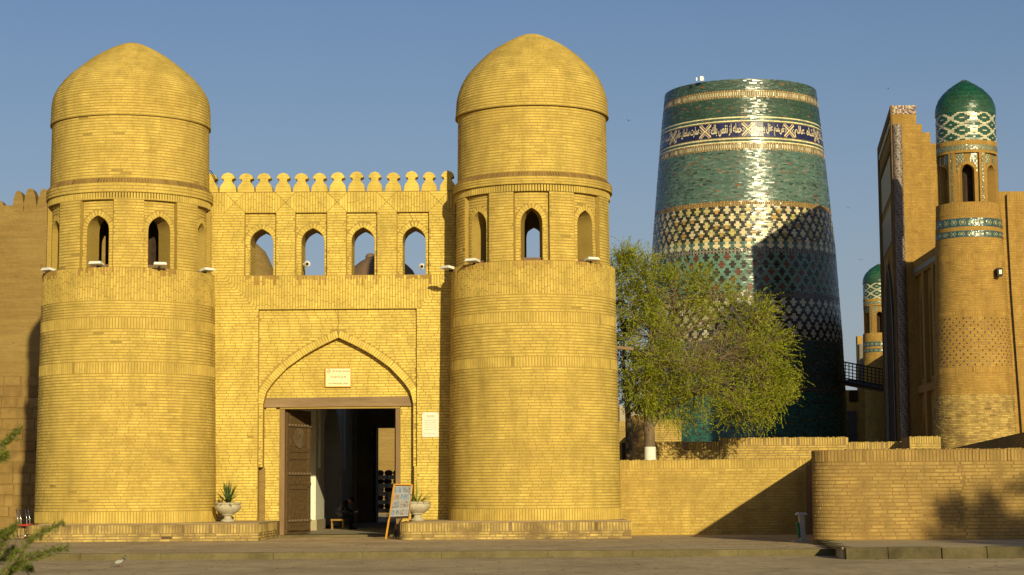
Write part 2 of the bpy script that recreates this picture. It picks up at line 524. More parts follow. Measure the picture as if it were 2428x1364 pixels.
M_BRICK_M = brick_mat('madrasa brick', (.44, .27, .070), (.38, .225, .056), (.28, .155, .04), (.345, .205, .054), .6, .35)
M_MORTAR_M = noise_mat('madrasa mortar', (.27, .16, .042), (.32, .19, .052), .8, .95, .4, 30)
def mud_mat():
    m, n, l, b = new_mat('mud plaster', .95, .12)
    c = ramp(n, l, noise(n, l, .35, 8, .65), [(.28, (.245, .155, .048)), (.52, (.295, .192, .061)), (.75, (.335, .225, .078))])
    lay = mapr(n, l, noise(n, l, 1.0, 7, .7, stretch=(.5, .5, 5.0)), .35, .68, 1.08, .80)
    fine = mapr(n, l, noise(n, l, 14, 6, .75), .25, .75, .84, 1.12)
    pit = mapr(n, l, noise(n, l, 3.5, 3, .5), .70, .76, 1.0, .62)
    hsv = n.new('ShaderNodeHueSaturation'); l.new(c, hsv.inputs['Color'])
    l.new(math2(n, l, 'MULTIPLY', math2(n, l, 'MULTIPLY', lay, pit), fine), hsv.inputs['Value']); l.new(hsv.outputs[0], b.inputs['Base Color'])
    h = math2(n, l, 'ADD', noise(n, l, 5, 8, .7), math2(n, l, 'MULTIPLY', noise(n, l, 1.0, 7, .7, stretch=(.6, .6, 7.0)), 1.2))
    bump(n, l, b, h, .7, .07)
    return m
M_MUD = mud_mat()
M_MUDB = brick_mat('mud block', (.29, .185, .062), (.25, .155, .05), (.17, .10, .035), (.20, .12, .04), .8, .5)
M_ROOF = noise_mat('roof plaster', (.16, .10, .06), (.22, .14, .08), 1, .95, .3)
M_ROAD = noise_mat('road stone', (.39, .29, .16), (.49, .365, .20), .5, .85, .3, 30, c3=(.54, .405, .23))
M_PAVER = brick_mat('paver', (.53, .395, .22), (.50, .37, .208), (.46, .34, .19), (.38, .275, .155), .9, .35)
M_KERB = noise_mat('kerb stone', (.11, .087, .037), (.19, .15, .068), 1.6, .9, .5, 20)
M_WOOD = noise_mat('old wood', (.16, .095, .045), (.24, .15, .07), 3, .7, .5, 30, stretch=(1, 1, .12), c3=(.30, .19, .09))
M_WOODH = noise_mat('beam wood', (.16, .10, .05), (.25, .165, .085), 3, .75, .5, 30, stretch=(.12, 1, 1), c3=(.31, .21, .11))
M_DOOR = noise_mat('carved door wood', (.075, .045, .02), (.14, .085, .036), 14, .6, 1.0, 38, c3=(.19, .12, .055), bdist=.03)
M_STUD = noise_mat('iron stud', (.10, .07, .04), (.20, .14, .08), 20, .45, .2)
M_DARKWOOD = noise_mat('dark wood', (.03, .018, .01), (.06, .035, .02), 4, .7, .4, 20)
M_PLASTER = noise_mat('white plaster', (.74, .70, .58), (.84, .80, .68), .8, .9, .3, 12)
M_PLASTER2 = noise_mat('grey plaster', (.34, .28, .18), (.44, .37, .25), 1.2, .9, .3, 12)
M_WHITE = noise_mat('white enamel', (.72, .70, .62), (.82, .80, .74), 6, .4, .05, 20, spec=.4)
M_SIGN = noise_mat('cream enamel', (.80, .70, .34), (.86, .78, .44), 5, .35, .05, 20, spec=.4)
M_INK = noise_mat('sign ink', (.10, .055, .05), (.14, .08, .07), 10, .6, 0)
M_INKF = noise_mat('faded lettering', (.50, .43, .30), (.56, .50, .36), 10, .6, 0)
M_MARBLE = noise_mat('marble plaque', (.66, .60, .48), (.76, .70, .58), 3, .35, .05, 20, spec=.4)
M_URN = noise_mat('cast stone', (.34, .29, .19), (.46, .40, .28), 9, .85, .5, 40, c3=(.52, .47, .35))
M_SOIL = noise_mat('soil', (.05, .035, .02), (.09, .06, .035), 20, .95, .6, 30)
M_METAL = noise_mat('brushed metal', (.50, .48, .44), (.62, .60, .56), 8, .35, .05, 30, spec=.5)
M_CHROME, _n, _l, _b = new_mat('chrome tube', .18); _b.inputs['Metallic'].default_value = 1; _b.inputs['Base Color'].default_value = (.75, .73, .7, 1)
M_RED = noise_mat('red seat', (.38, .03, .015), (.46, .045, .02), 8, .5, .1)
M_GREEN = noise_mat('green paint', (.02, .16, .06), (.03, .22, .09), 6, .4, .05)
M_BINGREY = noise_mat('bin grey', (.40, .38, .34), (.50, .48, .44), 5, .45, .05)
M_ORANGE = noise_mat('varnished wood', (.55, .24, .02), (.70, .33, .04), 10, .3, .1, stretch=(1, 1, .2), spec=.5)
M_STOOL = noise_mat('shaded stool wood', (.22, .12, .02), (.32, .18, .03), 10, .5, .1)  # darker wood tone, the shadow on the stool put into its colour
M_SHEET = noise_mat('board sheet', (.30, .295, .28), (.38, .375, .36), 10, .5, .05)
M_BLACK = noise_mat('black paint', (.012, .011, .01), (.02, .018, .016), 6, .5, .05)
M_CLOTH = noise_mat('black cloth', (.010, .009, .010), (.02, .018, .018), 12, .9, .4)
M_SKIN = noise_mat('skin', (.34, .17, .10), (.40, .21, .12), 14, .6, .1)
M_HAIR = noise_mat('black hair', (.008, .006, .005), (.015, .012, .01), 30, .6, .4)
M_GREYCL = noise_mat('grey trousers', (.05, .05, .05), (.08, .078, .075), 20, .9, .2)
M_BARK = noise_mat('bark', (.11, .075, .045), (.20, .14, .085), 6, .95, 1.0, 22, stretch=(1, 1, .25), c3=(.27, .20, .13), bdist=.03)
M_TWIG = noise_mat('twig bark', (.17, .115, .07), (.26, .18, .11), 6, .9, .2)
M_LIME = noise_mat('limewash', (.72, .68, .56), (.82, .79, .68), 8, .9, .5, 30)

def leaf_mat(name, c1, c2, c3, trans=.35):
    m, n, l, b = new_mat(name, .6, .3)
    rnd = rand_socket(n, l)
    c = ramp(n, l, rnd, [(0, tuple(x * .6 for x in c1)), (.2, c1), (.6, c2), (1, c3)])
    l.new(c, b.inputs['Base Color'])
    t = n.new('ShaderNodeBsdfTranslucent'); l.new(c, t.inputs['Color'])
    mx = n.new('ShaderNodeMixShader'); mx.inputs[0].default_value = trans
    l.new(b.outputs[0], mx.inputs[1]); l.new(t.outputs[0], mx.inputs[2])
    l.new(mx.outputs[0], n['Material Output'].inputs['Surface'])
    return m
M_LEAF = leaf_mat('spring leaf', (.23, .265, .013), (.37, .395, .018), (.52, .52, .032), .42)
M_LEAFD = leaf_mat('dark leaf', (.035, .05, .012), (.055, .075, .018), (.08, .10, .02), .2)
M_LEAFJ = leaf_mat('juniper leaf', (.09, .115, .015), (.15, .18, .02), (.22, .25, .03), .25)
M_YUCCA = leaf_mat('yucca leaf', (.04, .08, .02), (.06, .11, .03), (.10, .14, .04), .15)
M_AGAVE = leaf_mat('drooping leaf', (.16, .22, .03), (.24, .29, .04), (.30, .30, .06), .2)

# glazed tiles: colour of each tile from its own attribute
M_TILE, n_, l_, b_ = new_mat('glazed tile', .22, .5); b_.inputs['IOR'].default_value = 1.55
at_ = n_.new('ShaderNodeAttribute'); at_.attribute_name = 'tile'
f_ = mapr(n_, l_, noise(n_, l_, 1.3, 6, .65), .3, .7, .72, 1.2)
r_ = mapr(n_, l_, rand_socket(n_, l_), 0, 1, .88, 1.12)
h_ = n_.new('ShaderNodeHueSaturation'); l_.new(at_.outputs['Color'], h_.inputs['Color'])
l_.new(math2(n_, l_, 'MULTIPLY', f_, r_), h_.inputs['Value']); l_.new(h_.outputs[0], b_.inputs['Base Color'])
l_.new(mapr(n_, l_, noise(n_, l_, 3.0, 5, .7), .3, .7, .19, .36), b_.inputs['Roughness'])
bump(n_, l_, b_, noise(n_, l_, 14, 4, .6), .35, .008)
M_TMORT = noise_mat('tile mortar', (.13, .11, .06), (.19, .155, .085), 1.5, .9, .3, 30)

M_TILE_MATT = M_TILE.copy(); M_TILE_MATT.name = 'dull glazed tile'
_p = M_TILE_MATT.node_tree.nodes['Principled BSDF']
for _k in list(_p.inputs['Roughness'].links): M_TILE_MATT.node_tree.links.remove(_k)
_p.inputs['Roughness'].default_value = .42; _p.inputs['IOR'].default_value = 1.4

def tile_field(name, S, rows, parent, mat=None, d0=.0, d1=.012, tilt=.0022):
    """rows: list of (v0, v1, [(u0, u1, colour)...]); each tile its own face set proud of the mortar"""
    V = []; Fc = []; Cc = []
    us0 = []; us1 = []; vs0 = []; vs1 = []; cc = []
    for v0, v1, L in rows:
        for u0, u1, c in L:
            us0.append(u0); us1.append(u1); vs0.append(v0); vs1.append(v1); cc.append(c)
    us0, us1, vs0, vs1 = map(np.array, (us0, us1, vs0, vs1))
    m = len(us0); rs = np.random.RandomState(5)
    tv = rs.normal(0, tilt, m); tu = rs.normal(0, tilt * 2.8, m)
    g = np.minimum(.006, (us1 - us0) * .08); gv = np.minimum(.007, (vs1 - vs0) * .1)
    t = [S(us0 + g, vs0 + gv, d1 - tv - tu), S(us1 - g, vs0 + gv, d1 - tv + tu), S(us1 - g, vs1 - gv, d1 + tv + tu), S(us0 + g, vs1 - gv, d1 + tv - tu)]
    b = [S(us0 + g, vs0 + gv, d0), S(us1 - g, vs0 + gv, d0), S(us1 - g, vs1 - gv, d0), S(us0 + g, vs1 - gv, d0)]
    A = np.stack(b + t, 1)
    pat = np.array([(4, 5, 6, 7), (0, 1, 5, 4), (2, 3, 7, 6)])
    fs = (np.arange(m)[:, None, None] * 8 + pat[None]).reshape(-1, 4)
    cols = np.repeat(np.concatenate([np.array(cc, float), np.ones((m, 1))], 1), 8, axis=0)
    o = link_mesh(name, A.reshape(-1, 3), fs, mat or M_TILE, parent, cols=cols)
    o['kind'] = 'stuff'
    return o

# ================================================================== ground
def sheet(name, x0, x1, y0, y1, z, mat, kind='structure'):
    mb = MB(); mb.add([(x0, y0, z), (x1, y0, z), (x1, y1, z), (x0, y1, z)], [(0, 1, 2, 3)])
    o = mb.build(name, mat, loc=((x0 + x1) / 2, y0, z)); o['kind'] = kind
    return o
sheet('ground', -900, 900, -60, 2500, -.14, M_ROAD)
YK = 44.8      # kerb line between the lower road and the plaza
KX = 7.3       # where the raised pavement on the right begins
plaza = sheet('plaza', -60, 60, YK + .25, 400, 0, M_ROAD)
road = sheet('road', -60, 60, -30, YK - .02, -.132, M_ROAD)

class FlatG(Flat):
    """horizontal surface: u = x, v = y, d = up"""
    def __call__(s, u, v, d):
        u, v, d = np.broadcast_arrays(np.asarray(u, float), np.asarray(v, float), np.asarray(d, float))
        return np.stack([u, v, s.p[2] + d], -1)
def paver_run(parent, name, x0, x1, y0, y1, zt, size, n, skew=0.0, gap=.005):
    S = FlatG((0, 0, zt), (1, 0, 0), (0, 0, 1))
    Fd = Field()
    y = y0; j = 0
    while y < y1 - .1:
        sy = min(size, y1 - y); x = x0 + (size / 2 if j % 2 and skew == 0 else 0) - size
        while x < x1:
            a, b = max(x, x0), min(x + size, x1)
            if b - a > .08:
                Fd.add(S, a + gap, b - gap, y + gap, y + sy - gap, -.0045, R.uniform(-.0004, .0004))
            x += size
        y += size; j += 1
    Fd.build(parent, M_PAVER, n, 'paver', 'paving')
paver_run(road, 'road paving', -16, 16, 34.2, YK - .05, -.1275, .95, 300, gap=.008)
paver_run(plaza, 'plaza paving', -16, KX, YK + .3, 60.4, .0055, .95, 200)

# kerbs: individual stones
def kerb_run(x0, x1, y, zt, zb, dep=.28):
    x = x0
    while x < x1:
        w = min(R.uniform(1.6, 2.6), x1 - x); mb = MB()
        g = .003; dz = R.uniform(-.004, .004); dy = R.uniform(-.012, .012)
        mb.hexa([(x + g, y + dy, zb), (x + w - g, y + dy, zb), (x + w - g, y + dep, zb), (x + g, y + dep, zb)],
                [(x + g, y + dy + .02, zt + dz), (x + w - g, y + dy + .02, zt + dz), (x + w - g, y + dep, zt + dz), (x + g, y + dep, zt + dz)])
        o = mb.build('kerb_stone', M_KERB, plaza)
        x += w
kerb_run(-16, KX, YK, .02, -.135)
# raised pavement in front of the right-hand wall
RP = [P(1958, 1276, 49.3).x, P(1985, 1298, 43.0).x]
mb = MB()
mb.hexa([(RP[0], 49.6, -.13), (RP[1], 42.4, -.13), (40, 42.4, -.13), (40, 49.6, -.13)], [(RP[0], 49.6, .11), (RP[1] + .02, 42.45, .11), (40, 42.45, .11), (40, 49.6, .11)])
pave = mb.build('raised_pavement', M_ROAD, loc=(RP[1] + 2, 43, 0)); pave['kind'] = 'structure'
x = RP[1] + .05
while x < 16:
    w = R.uniform(.9, 1.15); mb = MB(); dz = R.uniform(-.012, .012); dy = R.uniform(-.02, .02)
    mb.hexa([(x + .01, 42.18 + dy, -.135), (x + w - .01, 42.18 + dy, -.135), (x + w - .01, 42.43, -.135), (x + .01, 42.43, -.135)],
            [(x + .01, 42.22 + dy, .118 + dz), (x + w - .01, 42.22 + dy, .118 + dz), (x + w - .01, 42.43, .118 + dz), (x + .01, 42.43, .118 + dz)])
    mb.build('kerb_stone', M_KERBD, pave); x += w
for (a, b) in ((42.6, 44.9), (44.95, 47.2), (47.25, 49.45)):
    t = (a - 42.4) / 7.2; mb = MB(); x0 = RP[1] + (RP[0] - RP[1]) * t
    mb.box(x0, x0 + .25, a, b, .1, .122 + R.uniform(-.005, .005)); mb.build('kerb_stone', M_KERB, pave)

# ================================================================== gate towers
YT = 60.1      # depth of the tower axes
YW = 61.1      # front plane of the gate wall

def hwid(y, xl, xr, Y):
    return (P(xr, y, Y).x - P(xl, y, Y).x) / 2

def gate_tower(label, cx, cfg, win_deg):
    """cfg: pixel heights on the front centre line and pixel outlines"""
    Yc = YT
    X0 = P(cx, 900, Yc).x
    t = thing('gate_tower', label, 'tower', (X0, Yc, 0), 'round brick towers of the gate')
    rb = hwid(1230, *cfg['base'], Yc); r2 = hwid(640, *cfg['top_shaft'], Yc)
    rw = hwid(560, *cfg['win'], Yc); rr = hwid(450, *cfg['ring'], Yc); rc = hwid(330, *cfg['cyl'], Yc); rd = hwid(290, *cfg['dome'], Yc)
    zf = lambda y, r: PZ(y, Yc - r, cx)
    zs = PZ(1170, Yc, cx)
    z_base = .5
    z_top = zf(cfg['sill'], r2)
    Sh = Rev(X0, Yc, [0, z_top], [rb + .02, r2])
    # ---- shaft
    mb = MB(); NU = 72
    full = lambda S: math.pi * S.rref
    patch(mb, Sh, -full(Sh), full(Sh), [0, 1, 3, 5, z_top], 0, NU)
    # ledge on top of the shaft
    LR = Rev(X0, Yc, [0, 1], [r2, .3], [z_top, z_top])
    a = [(X0 + q * math.sin(2 * math.pi * i / NU), Yc - q * math.cos(2 * math.pi * i / NU), z_top) for q in (r2 + .004, .02) for i in range(NU)]
    mb.add(a, [(i, (i + 1) % NU, NU + (i + 1) % NU, NU + i) for i in range(NU)])
    mb.build('shaft', M_MORTAR_T, t)
    Fd = Field(); Fw = Field()
    A = full(Sh) * .62
    zz = [zf(y, r2 + .1) for y in cfg['bands']]      # soldier/h boundaries from below: 1238,1213,885,857,779,751,712
    zz[0] = max(zz[0], .5)
    courses(Fd, Sh, -A, A, .5, zz[1], 'v')
    courses(Fd, Sh, -A, A, zz[1], zz[2])
    courses(Fd, Sh, -A, A, zz[2], zz[3], 'v')
    courses(Fd, Sh, -A, A, zz[3], zz[4])
    courses(Fd, Sh, -A, A, zz[4], zz[5], 'v')
    courses(Fd, Sh, -A, A, zz[5], zz[6])
    courses(Fd, Sh, -A, A, zz[6], z_top, 'v', L=.33)
    # ---- window zone
    z_n = zf(cfg['niche_top'], rw); z_s2 = zf(cfg['sold2'], rw); z_r0 = z_s2; z_r1 = zf(cfg['ring_y'][0], rr); z_r2 = zf(cfg['ring_y'][1], rr)
    Sw = Rev(X0, Yc, [z_top, z_r2], [rw, rw * .992])
    Rin = .78
    nh = cfg['niche_hw']; aw = cfg['open_hw']
    mb = MB(); hole_f = []; room = MB()
    zap = zf(cfg['apex'], rw); zsp = zap - .50
    us = [rad(win_deg + 45 * i) * rw for i in range(-3, 5)]
    archs = []
    for i, uc in enumerate(us):
        ar = Arch(uc, aw, z_top + .02, zsp, zap); archs.append(ar)
        panel(mb, Sw, uc - nh, uc + nh, z_top, z_n, ar, -.13, -Rin, 3)
        # niche sides
        ribbon(mb, Sw, [(uc - nh, z_top), (uc - nh, z_n), (uc + nh, z_n), (uc + nh, z_top)], 0, -.13)
        un = uc + rad(45) * rw - nh
        patch(mb, Sw, uc + nh, un, [z_top, z_n], 0, 4)
        patch(mb, Sw, un, uc + nh, [z_top, z_n], -Rin, 4)
        courses(Fd, Sw, uc + nh + .004, un - .004, z_top + .01, z_n) if abs(uc + .6) < 4.6 else None
        Sn = Rev(X0, Yc, [z_top, z_r2], [rw - .13, rw * .992 - .13], rref=rw)
        if abs(uc) < 4.4:
            courses(Fd, Sn, uc - nh + .01, uc + nh - .01, z_top + .01, z_n - .01, forb=[ar.forb(.17)])
            va = Arch(uc, aw + .004, z_top + .02, zsp, zap + .004)
            voussoirs(Fd, Sn, va, .16, v_from=zsp - .001, pitch=.085)
            for sgn in (-1, 1):     # plain jamb bricks beside the opening
                courses(Fd, Sn, min(uc + sgn * (aw + .005), uc + sgn * (aw + .165)), max(uc + sgn * (aw + .005), uc + sgn * (aw + .165)), z_top + .02, zsp, L=.2)
            # bricks of the reveal
            for sgn in (-1, 1):
                th = (uc + sgn * aw) / rw
                p0 = np.array(Sw(uc + sgn * aw, 0.0, -.13)); p1 = np.array(Sw(uc + sgn * aw, 0.0, -Rin))
                dirv = (p1 - p0) / np.linalg.norm(p1 - p0)
                nn = np.array((dirv[1], -dirv[0], 0)) if sgn < 0 else np.array((-dirv[1], dirv[0], 0))
                # outward normal of the jamb points to the middle of the opening
                mid = np.array(Sw(uc, 0.0, -.3)) - p0
                if np.dot(nn, mid) < 0: nn = -nn
                L_ = np.linalg.norm(p1 - p0)
                if np.dot(np.cross(dirv, (0, 0, 1)), nn) > 0: Sj = Flat((p0[0], p0[1], 0), dirv, nn)
                else: Sj = Flat((p1[0], p1[1], 0), -dirv, nn)
                courses(Fd, Sj, .01, L_ - .01, z_top + .02, zsp, d1=.006)
    patch(mb, Sw, -math.pi * rw, math.pi * rw, [z_n, z_r1 - .45], 0, NU)
    mb.build('window_storey', M_MORTAR_T, t)
    A2 = math.pi * rw * .62
    z_c0 = z_n
    courses(Fd, Sw, -A2, A2, z_c0, z_c0 + .22, 'v', L=.22)
    # projecting ring
    Sr = Rev(X0, Yc, [z_c0 + .2, z_r1], [rr, rr], rref=rr)
    mb = MB()
    patch(mb, Sr, -math.pi * rr, math.pi * rr, [z_c0 + .215, z_r1], 0, NU)
    Sc = Rev(X0, Yc, [0, .3], [rr, rc], [z_r1, z_r2], rref=rr)
    patch(mb, Sc, -math.pi * rr, math.pi * rr, [0, .3], 0, NU)
    Su = Rev(X0, Yc, [0, .1], [rw - .05, rr], [z_c0 + .215, z_c0 + .215], rref=rr)
    patch(mb, Su, -math.pi * rr, math.pi * rr, [0, .1], 0, NU)
    mb.build('ring_cornice', M_MORTAR_T, t)
    courses(Fd, Sr, -math.pi * rr * .62, math.pi * rr * .62, z_c0 + .22, z_r1)
    courses(Fw, Sc, -math.pi * rr * .62, math.pi * rr * .62, .01, .29, 'v', L=.28)
    # ---- drum and dome
    z_d = zf(cfg['dome_y'], rc)
    Sd = Rev(X0, Yc, [z_r2 - .02, z_d], [rc, rc * cfg.get('drum_taper', .99)], rref=rc)
    mb = MB(); patch(mb, Sd, -math.pi * rc, math.pi * rc, [z_r2 - .05, z_d + .05], 0, NU)
    mb.build('drum', M_MORTAR_T, t, smooth=True)
    courses(Fd, Sd, -math.pi * rc * .6, math.pi * rc * .6, z_r2, z_d)
    prof = [(rd, z_d)]
    z_apex = PZ(cfg['dome_prof'][-1][1], Yc, cx)
    for hw, y in cfg['dome_prof']:
        z = PZ(y, Yc, cx); r = hw * Yc / F
        prof.append((r, z))
    # keep the profile rising and smooth it
    pr = [prof[0]]
    for q in prof[1:]:
        if q[1] > pr[-1][1] + .05: pr.append(q)
    pz = np.array([q[1] for q in pr]); prr = np.array([q[0] for q in pr])
    zz2 = []; rr2 = []
    n = 40
    tt = np.linspace(0, 1, n) ** .75
    # parametrise by arc length, smooth by repeated averaging
    s_ = np.concatenate([[0], np.cumsum(np.hypot(np.diff(prr), np.diff(pz)))])
    s2 = np.linspace(0, s_[-1], n); zi = np.interp(s2, s_, pz); ri = np.interp(s2, s_, prr)
    for _ in range(2):
        zi[1:-1] = (zi[:-2] + 2 * zi[1:-1] + zi[2:]) / 4; ri[1:-1] = (ri[:-2] + 2 * ri[1:-1] + ri[2:]) / 4
    ri[-1] = .02
    s3 = np.concatenate([[0], np.cumsum(np.hypot(np.diff(ri), np.diff(zi)))])
    So = Rev(X0, Yc, s3, ri, zi, rref=rd)
    mb = MB(); patch(mb, So, -math.pi * rd, math.pi * rd, list(s3), 0, NU)
    Sb = Rev(X0, Yc, [0, .1], [rc - .1, rd], [z_d, z_d], rref=rd)
    patch(mb, Sb, -math.pi * rd, math.pi * rd, [0, .1], 0, NU)
    mb.build('dome', M_MORTAR_T, t, smooth=True)
    courses(Fd, So, -math.pi * rd * .58, math.pi * rd * .58, .02, s3[-1] - .25, d1=.008)
    # room inside: floor, ceiling
    for zq, nm, mt in ((z_top + .01, 'room_floor', M_ROOF), (z_n + .25, 'room_ceiling', M_DARKWOOD)):
        mb = MB(); q = rw - .3
        ring = [(X0 + q * math.cos(2 * math.pi * i / 40), Yc + q * math.sin(2 * math.pi * i / 40)) for i in range(40)]
        mb.add([(x, y, zq) for x, y in ring] + [(x, y, zq + .12) for x, y in ring], [tuple(range(40))[::-1], tuple(range(40, 80))] + [(i, (i + 1) % 40, 40 + (i + 1) % 40, 40 + i) for i in range(40)])
        mb.build(nm, mt, t)
    if cx < 600:
        mb = MB(); mb.lathe((X0 + .25, Yc + .35, z_top + .02), [(1.05, 0), (1.05, z_n - z_top)], 24); mb.build('view_blocker', M_DARKWOOD, t)  # unseen dark core added behind the openings so the windows read black
    Fd.build(t, M_BRICK_T, 300)
    Fw.build(t, M_BRICK_W, 0, rest='weathered_brickwork')
    # dark sill bricks under the windows
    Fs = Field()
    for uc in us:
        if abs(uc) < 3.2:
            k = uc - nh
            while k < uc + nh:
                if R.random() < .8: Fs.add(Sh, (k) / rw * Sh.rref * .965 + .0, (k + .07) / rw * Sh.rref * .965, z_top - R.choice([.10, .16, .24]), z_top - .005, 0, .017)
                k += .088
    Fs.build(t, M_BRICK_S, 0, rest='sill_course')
    return t, X0, z_top, r2

cfgL = dict(base=(87, 508), top_shaft=(106, 507), win=(118, 502), ring=(113, 500), cyl=(127, 496), dome=(124, 498),
            sill=633, bands=[1238, 1213, 885, 857, 779, 751, 712], niche_top=472, sold2=455, ring_y=(432, 419), apex=508,
            niche_hw=.53, open_hw=.37, dome_y=272, dome_prof=[(188, 285), (188, 262), (185, 240), (176, 222), (164, 205), (150, 190), (134, 176), (118, 163), (103, 151), (89, 141), (73, 131), (55, 121), (36, 112), (18, 105), (5, 101)])
cfgR = dict(base=(1068, 1475), top_shaft=(1073, 1460), win=(1082, 1452), ring=(1077, 1454), cyl=(1087, 1441), dome=(1080, 1444),
            sill=617, bands=[1233, 1206, 870, 844, 764, 738, 697], niche_top=453, sold2=440, ring_y=(417, 404), apex=491,
            niche_hw=.54, open_hw=.34, dome_y=250, dome_prof=[(182, 265), (182, 245), (178, 228), (172, 212), (163, 192), (150, 175), (136, 160), (122, 146), (105, 131), (88, 119), (70, 108), (50, 98), (30, 88), (12, 82), (3, 79)])
TL, XL, ZL, RL = gate_tower('round brick gate tower left of the gateway, under a brick dome', 303, cfgL, -12.2)
TR, XR, ZR, RR_ = gate_tower('round brick gate tower right of the gateway, beside the green tree', 1266, cfgR, -1.5)

# ================================================================== gate wall
GX = lambda px, y=900: P(px, y, YW).x
GZ = lambda y, px=800: PZ(y, YW, px)
gate = thing('gate_wall', 'brick gateway wall between the two round towers, with four open arched windows and a battlement', 'gateway', (GX(802), YW, 0))
G = Flat((0, YW, 0), (1, 0, 0), (0, -1, 0))
uL, uR = GX(495), GX(1082)
zTop, zFr, zBand, zPan = GZ(455), GZ(502), GZ(653), GZ(733)
T = 1.28
FG = Field(); FGw = Field()
pL, pR = GX(612), GX(988)
zStep = GZ(1107)
bigA = Arch((GX(623, 950) + GX(979, 950)) / 2, (GX(979, 950) - GX(623, 950)) / 2, 0.0, GZ(957), GZ(800), False)
aL, aR = bigA.uc - bigA.a, bigA.uc + bigA.a
mb = MB()
# outer strips of the lower storey (d = 0), and the flush strips under the panel
patch(mb, G, uL, pL, [0, zPan], 0, 1); patch(mb, G, pR, uR, [0, zPan], 0, 1)
wl0, wr0 = aL - .14, aR + .03         # the arch recess widens below the step
patch(mb, G, pR, wr0 + 1e-3, [0, zStep], 0, 1) if wr0 > pR else patch(mb, G, wr0, pR, [0, zStep], 0, 1)
if wl0 > pL: patch(mb, G, pL, wl0, [0, zStep], 0, 1)
# recessed panel with the arch
D1, D2 = -.12, -.42
arP = Arch(bigA.uc, bigA.a, zStep, bigA.vs, bigA.va, False)
panel(mb, G, pL, pR, zStep, zPan, arP, D1, D2, 2, back=False, sill=False)
ribbon(mb, G, [(pL, zStep), (pL, zPan), (pR, zPan), (pR, zStep)], 0, D1)
ribbon(mb, G, [(wl0, 0), (wl0, zStep)], 0, D2); ribbon(mb, G, [(wr0, zStep), (wr0, 0)], 0, D2)
ribbon(mb, G, [(wl0, zStep), (aL, zStep)], 0, D2)
mb.build('wall', M_MORTAR, gate)
# tympanum and side piers in the arch
mb = MB()
zLt, zLb = GZ(942), GZ(964)
dL, dR = GX(671, 1100), GX(936, 1100)       # door opening
fL, fR = GX(659, 1100), GX(947, 1100)       # outside of the wooden frame
patch(mb, G, aL - .2, aR + .2, [zLb - .05, bigA.va + .1], D2, 1)
patch(mb, G, aL - .2, fL, [0, zLb], D2, 1); patch(mb, G, fR, aR + .2, [0, zLb], D2, 1)
ribbon(mb, G, [(fL, 0), (fL, zLb)], D2, -1.6); ribbon(mb, G, [(fR, zLb), (fR, 0)], D2, -1.6)
mb.build('tympanum', M_MORTAR, gate)
# middle storey: band, windows, frieze
mb = MB()
patch(mb, G, uL, uR, [zPan, zBand], 0, 1)
wc = [GX(619.5, 600), GX(741, 600), GX(860, 600), GX(981.5, 600)]
nr = [(GX(580, 600), GX(654, 600)), (GX(700, 600), GX(775, 600)), (GX(821, 600), GX(894, 600)), (GX(941, 600), GX(1017, 600))]
nh0 = .36
zWt = GZ(504)
edges = [uL]
gar = []
for i in range(4):
    a, b = nr[i]; c = wc[i]
    za = GZ(539 - (i - 1.5) * 1.2, 800); ar = Arch(c, nh0, zBand + .02, za - .5, za); gar.append(ar)
    panel(mb, G, a, b, zBand, zWt, ar, -.12, -T, 1)
    ribbon(mb, G, [(a, zBand), (a, zWt), (b, zWt), (b, zBand)], 0, -.12)
    patch(mb, G, edges[-1], a, [zBand, zWt], 0, 1); patch(mb, G, a, edges[-1], [zBand, zWt], -T, 1)
    edges.append(b)
patch(mb, G, edges[-1], uR, [zBand, zWt], 0, 1); patch(mb, G, uR, edges[-1], [zBand, zWt], -T, 1)
patch(mb, G, uL, uR, [zWt, zTop], 0, 1); patch(mb, G, uR, uL, [zWt, zTop], -T, 1)
patch(mb, G, uR, uL, [4.2, zBand], -T, 1)
mb.add([(uL, YW, zTop), (uR, YW, zTop), (uR, YW + T, zTop), (uL, YW + T, zTop)], [(0, 1, 2, 3)])
mb.build('upper_wall', M_MORTAR, gate)
# bricks ---------------------------------------------------------
zd = zPan - .12
# left and right outer strips, stepping round the band diagonals
dx0, dx1 = GX(530, 655), GX(610, 733)
ex0, ex1 = GX(1062, 655), GX(990, 733)
slope = (zBand - zPan)
uA = lambda v: dx1 + (dx0 - dx1) * (v - zPan) / slope      # left diagonal
uB = lambda v: ex1 + (ex0 - ex1) * (v - zPan) / slope
courses(FG, G, uL, pL, 0, zPan)
courses(FG, G, pR, uR, 0, zPan)
courses(FG, G, uL, lambda v: uA(v) - .02, zPan, zBand)
courses(FG, G, lambda v: uB(v) + .02, uR, zPan, zBand)
courses(FG, G, uA, uB, zPan, zBand, 'v', L=.34)
FG.addpoly(G, [(dx1 - .02, zPan), (dx1 + .012, zPan), (dx0 + .012, zBand), (dx0 - .02, zBand)], 0, .009, 0)
FG.addpoly(G, [(ex1 - .012, zPan), (ex1 + .02, zPan), (ex0 + .02, zBand), (ex0 - .012, zBand)], 0, .009, 0)
Gp = Flat((0, YW - D1, 0), (1, 0, 0), (0, -1, 0))
Gt = Flat((0, YW - D2, 0), (1, 0, 0), (0, -1, 0))
courses(FG, Gp, pL + .01, pR - .01, zStep, zPan - .01, forb=[arP.forb(.24)])
for sgn in (-1, 1):
    q0, q1 = sorted((bigA.uc + sgn * (bigA.a + .005), bigA.uc + sgn * (bigA.a + .22)))
    q0, q1 = max(q0, pL + .01), min(q1, pR - .01)
    courses(FG, Gp, q0, q1, zStep, bigA.vs, L=.2)
voussoirs(FG, Gp, Arch(bigA.uc, bigA.a + .004, 0, bigA.vs, bigA.va + .004, False), .22, pitch=.082, v_from=bigA.vs)
tymp = lambda v: None
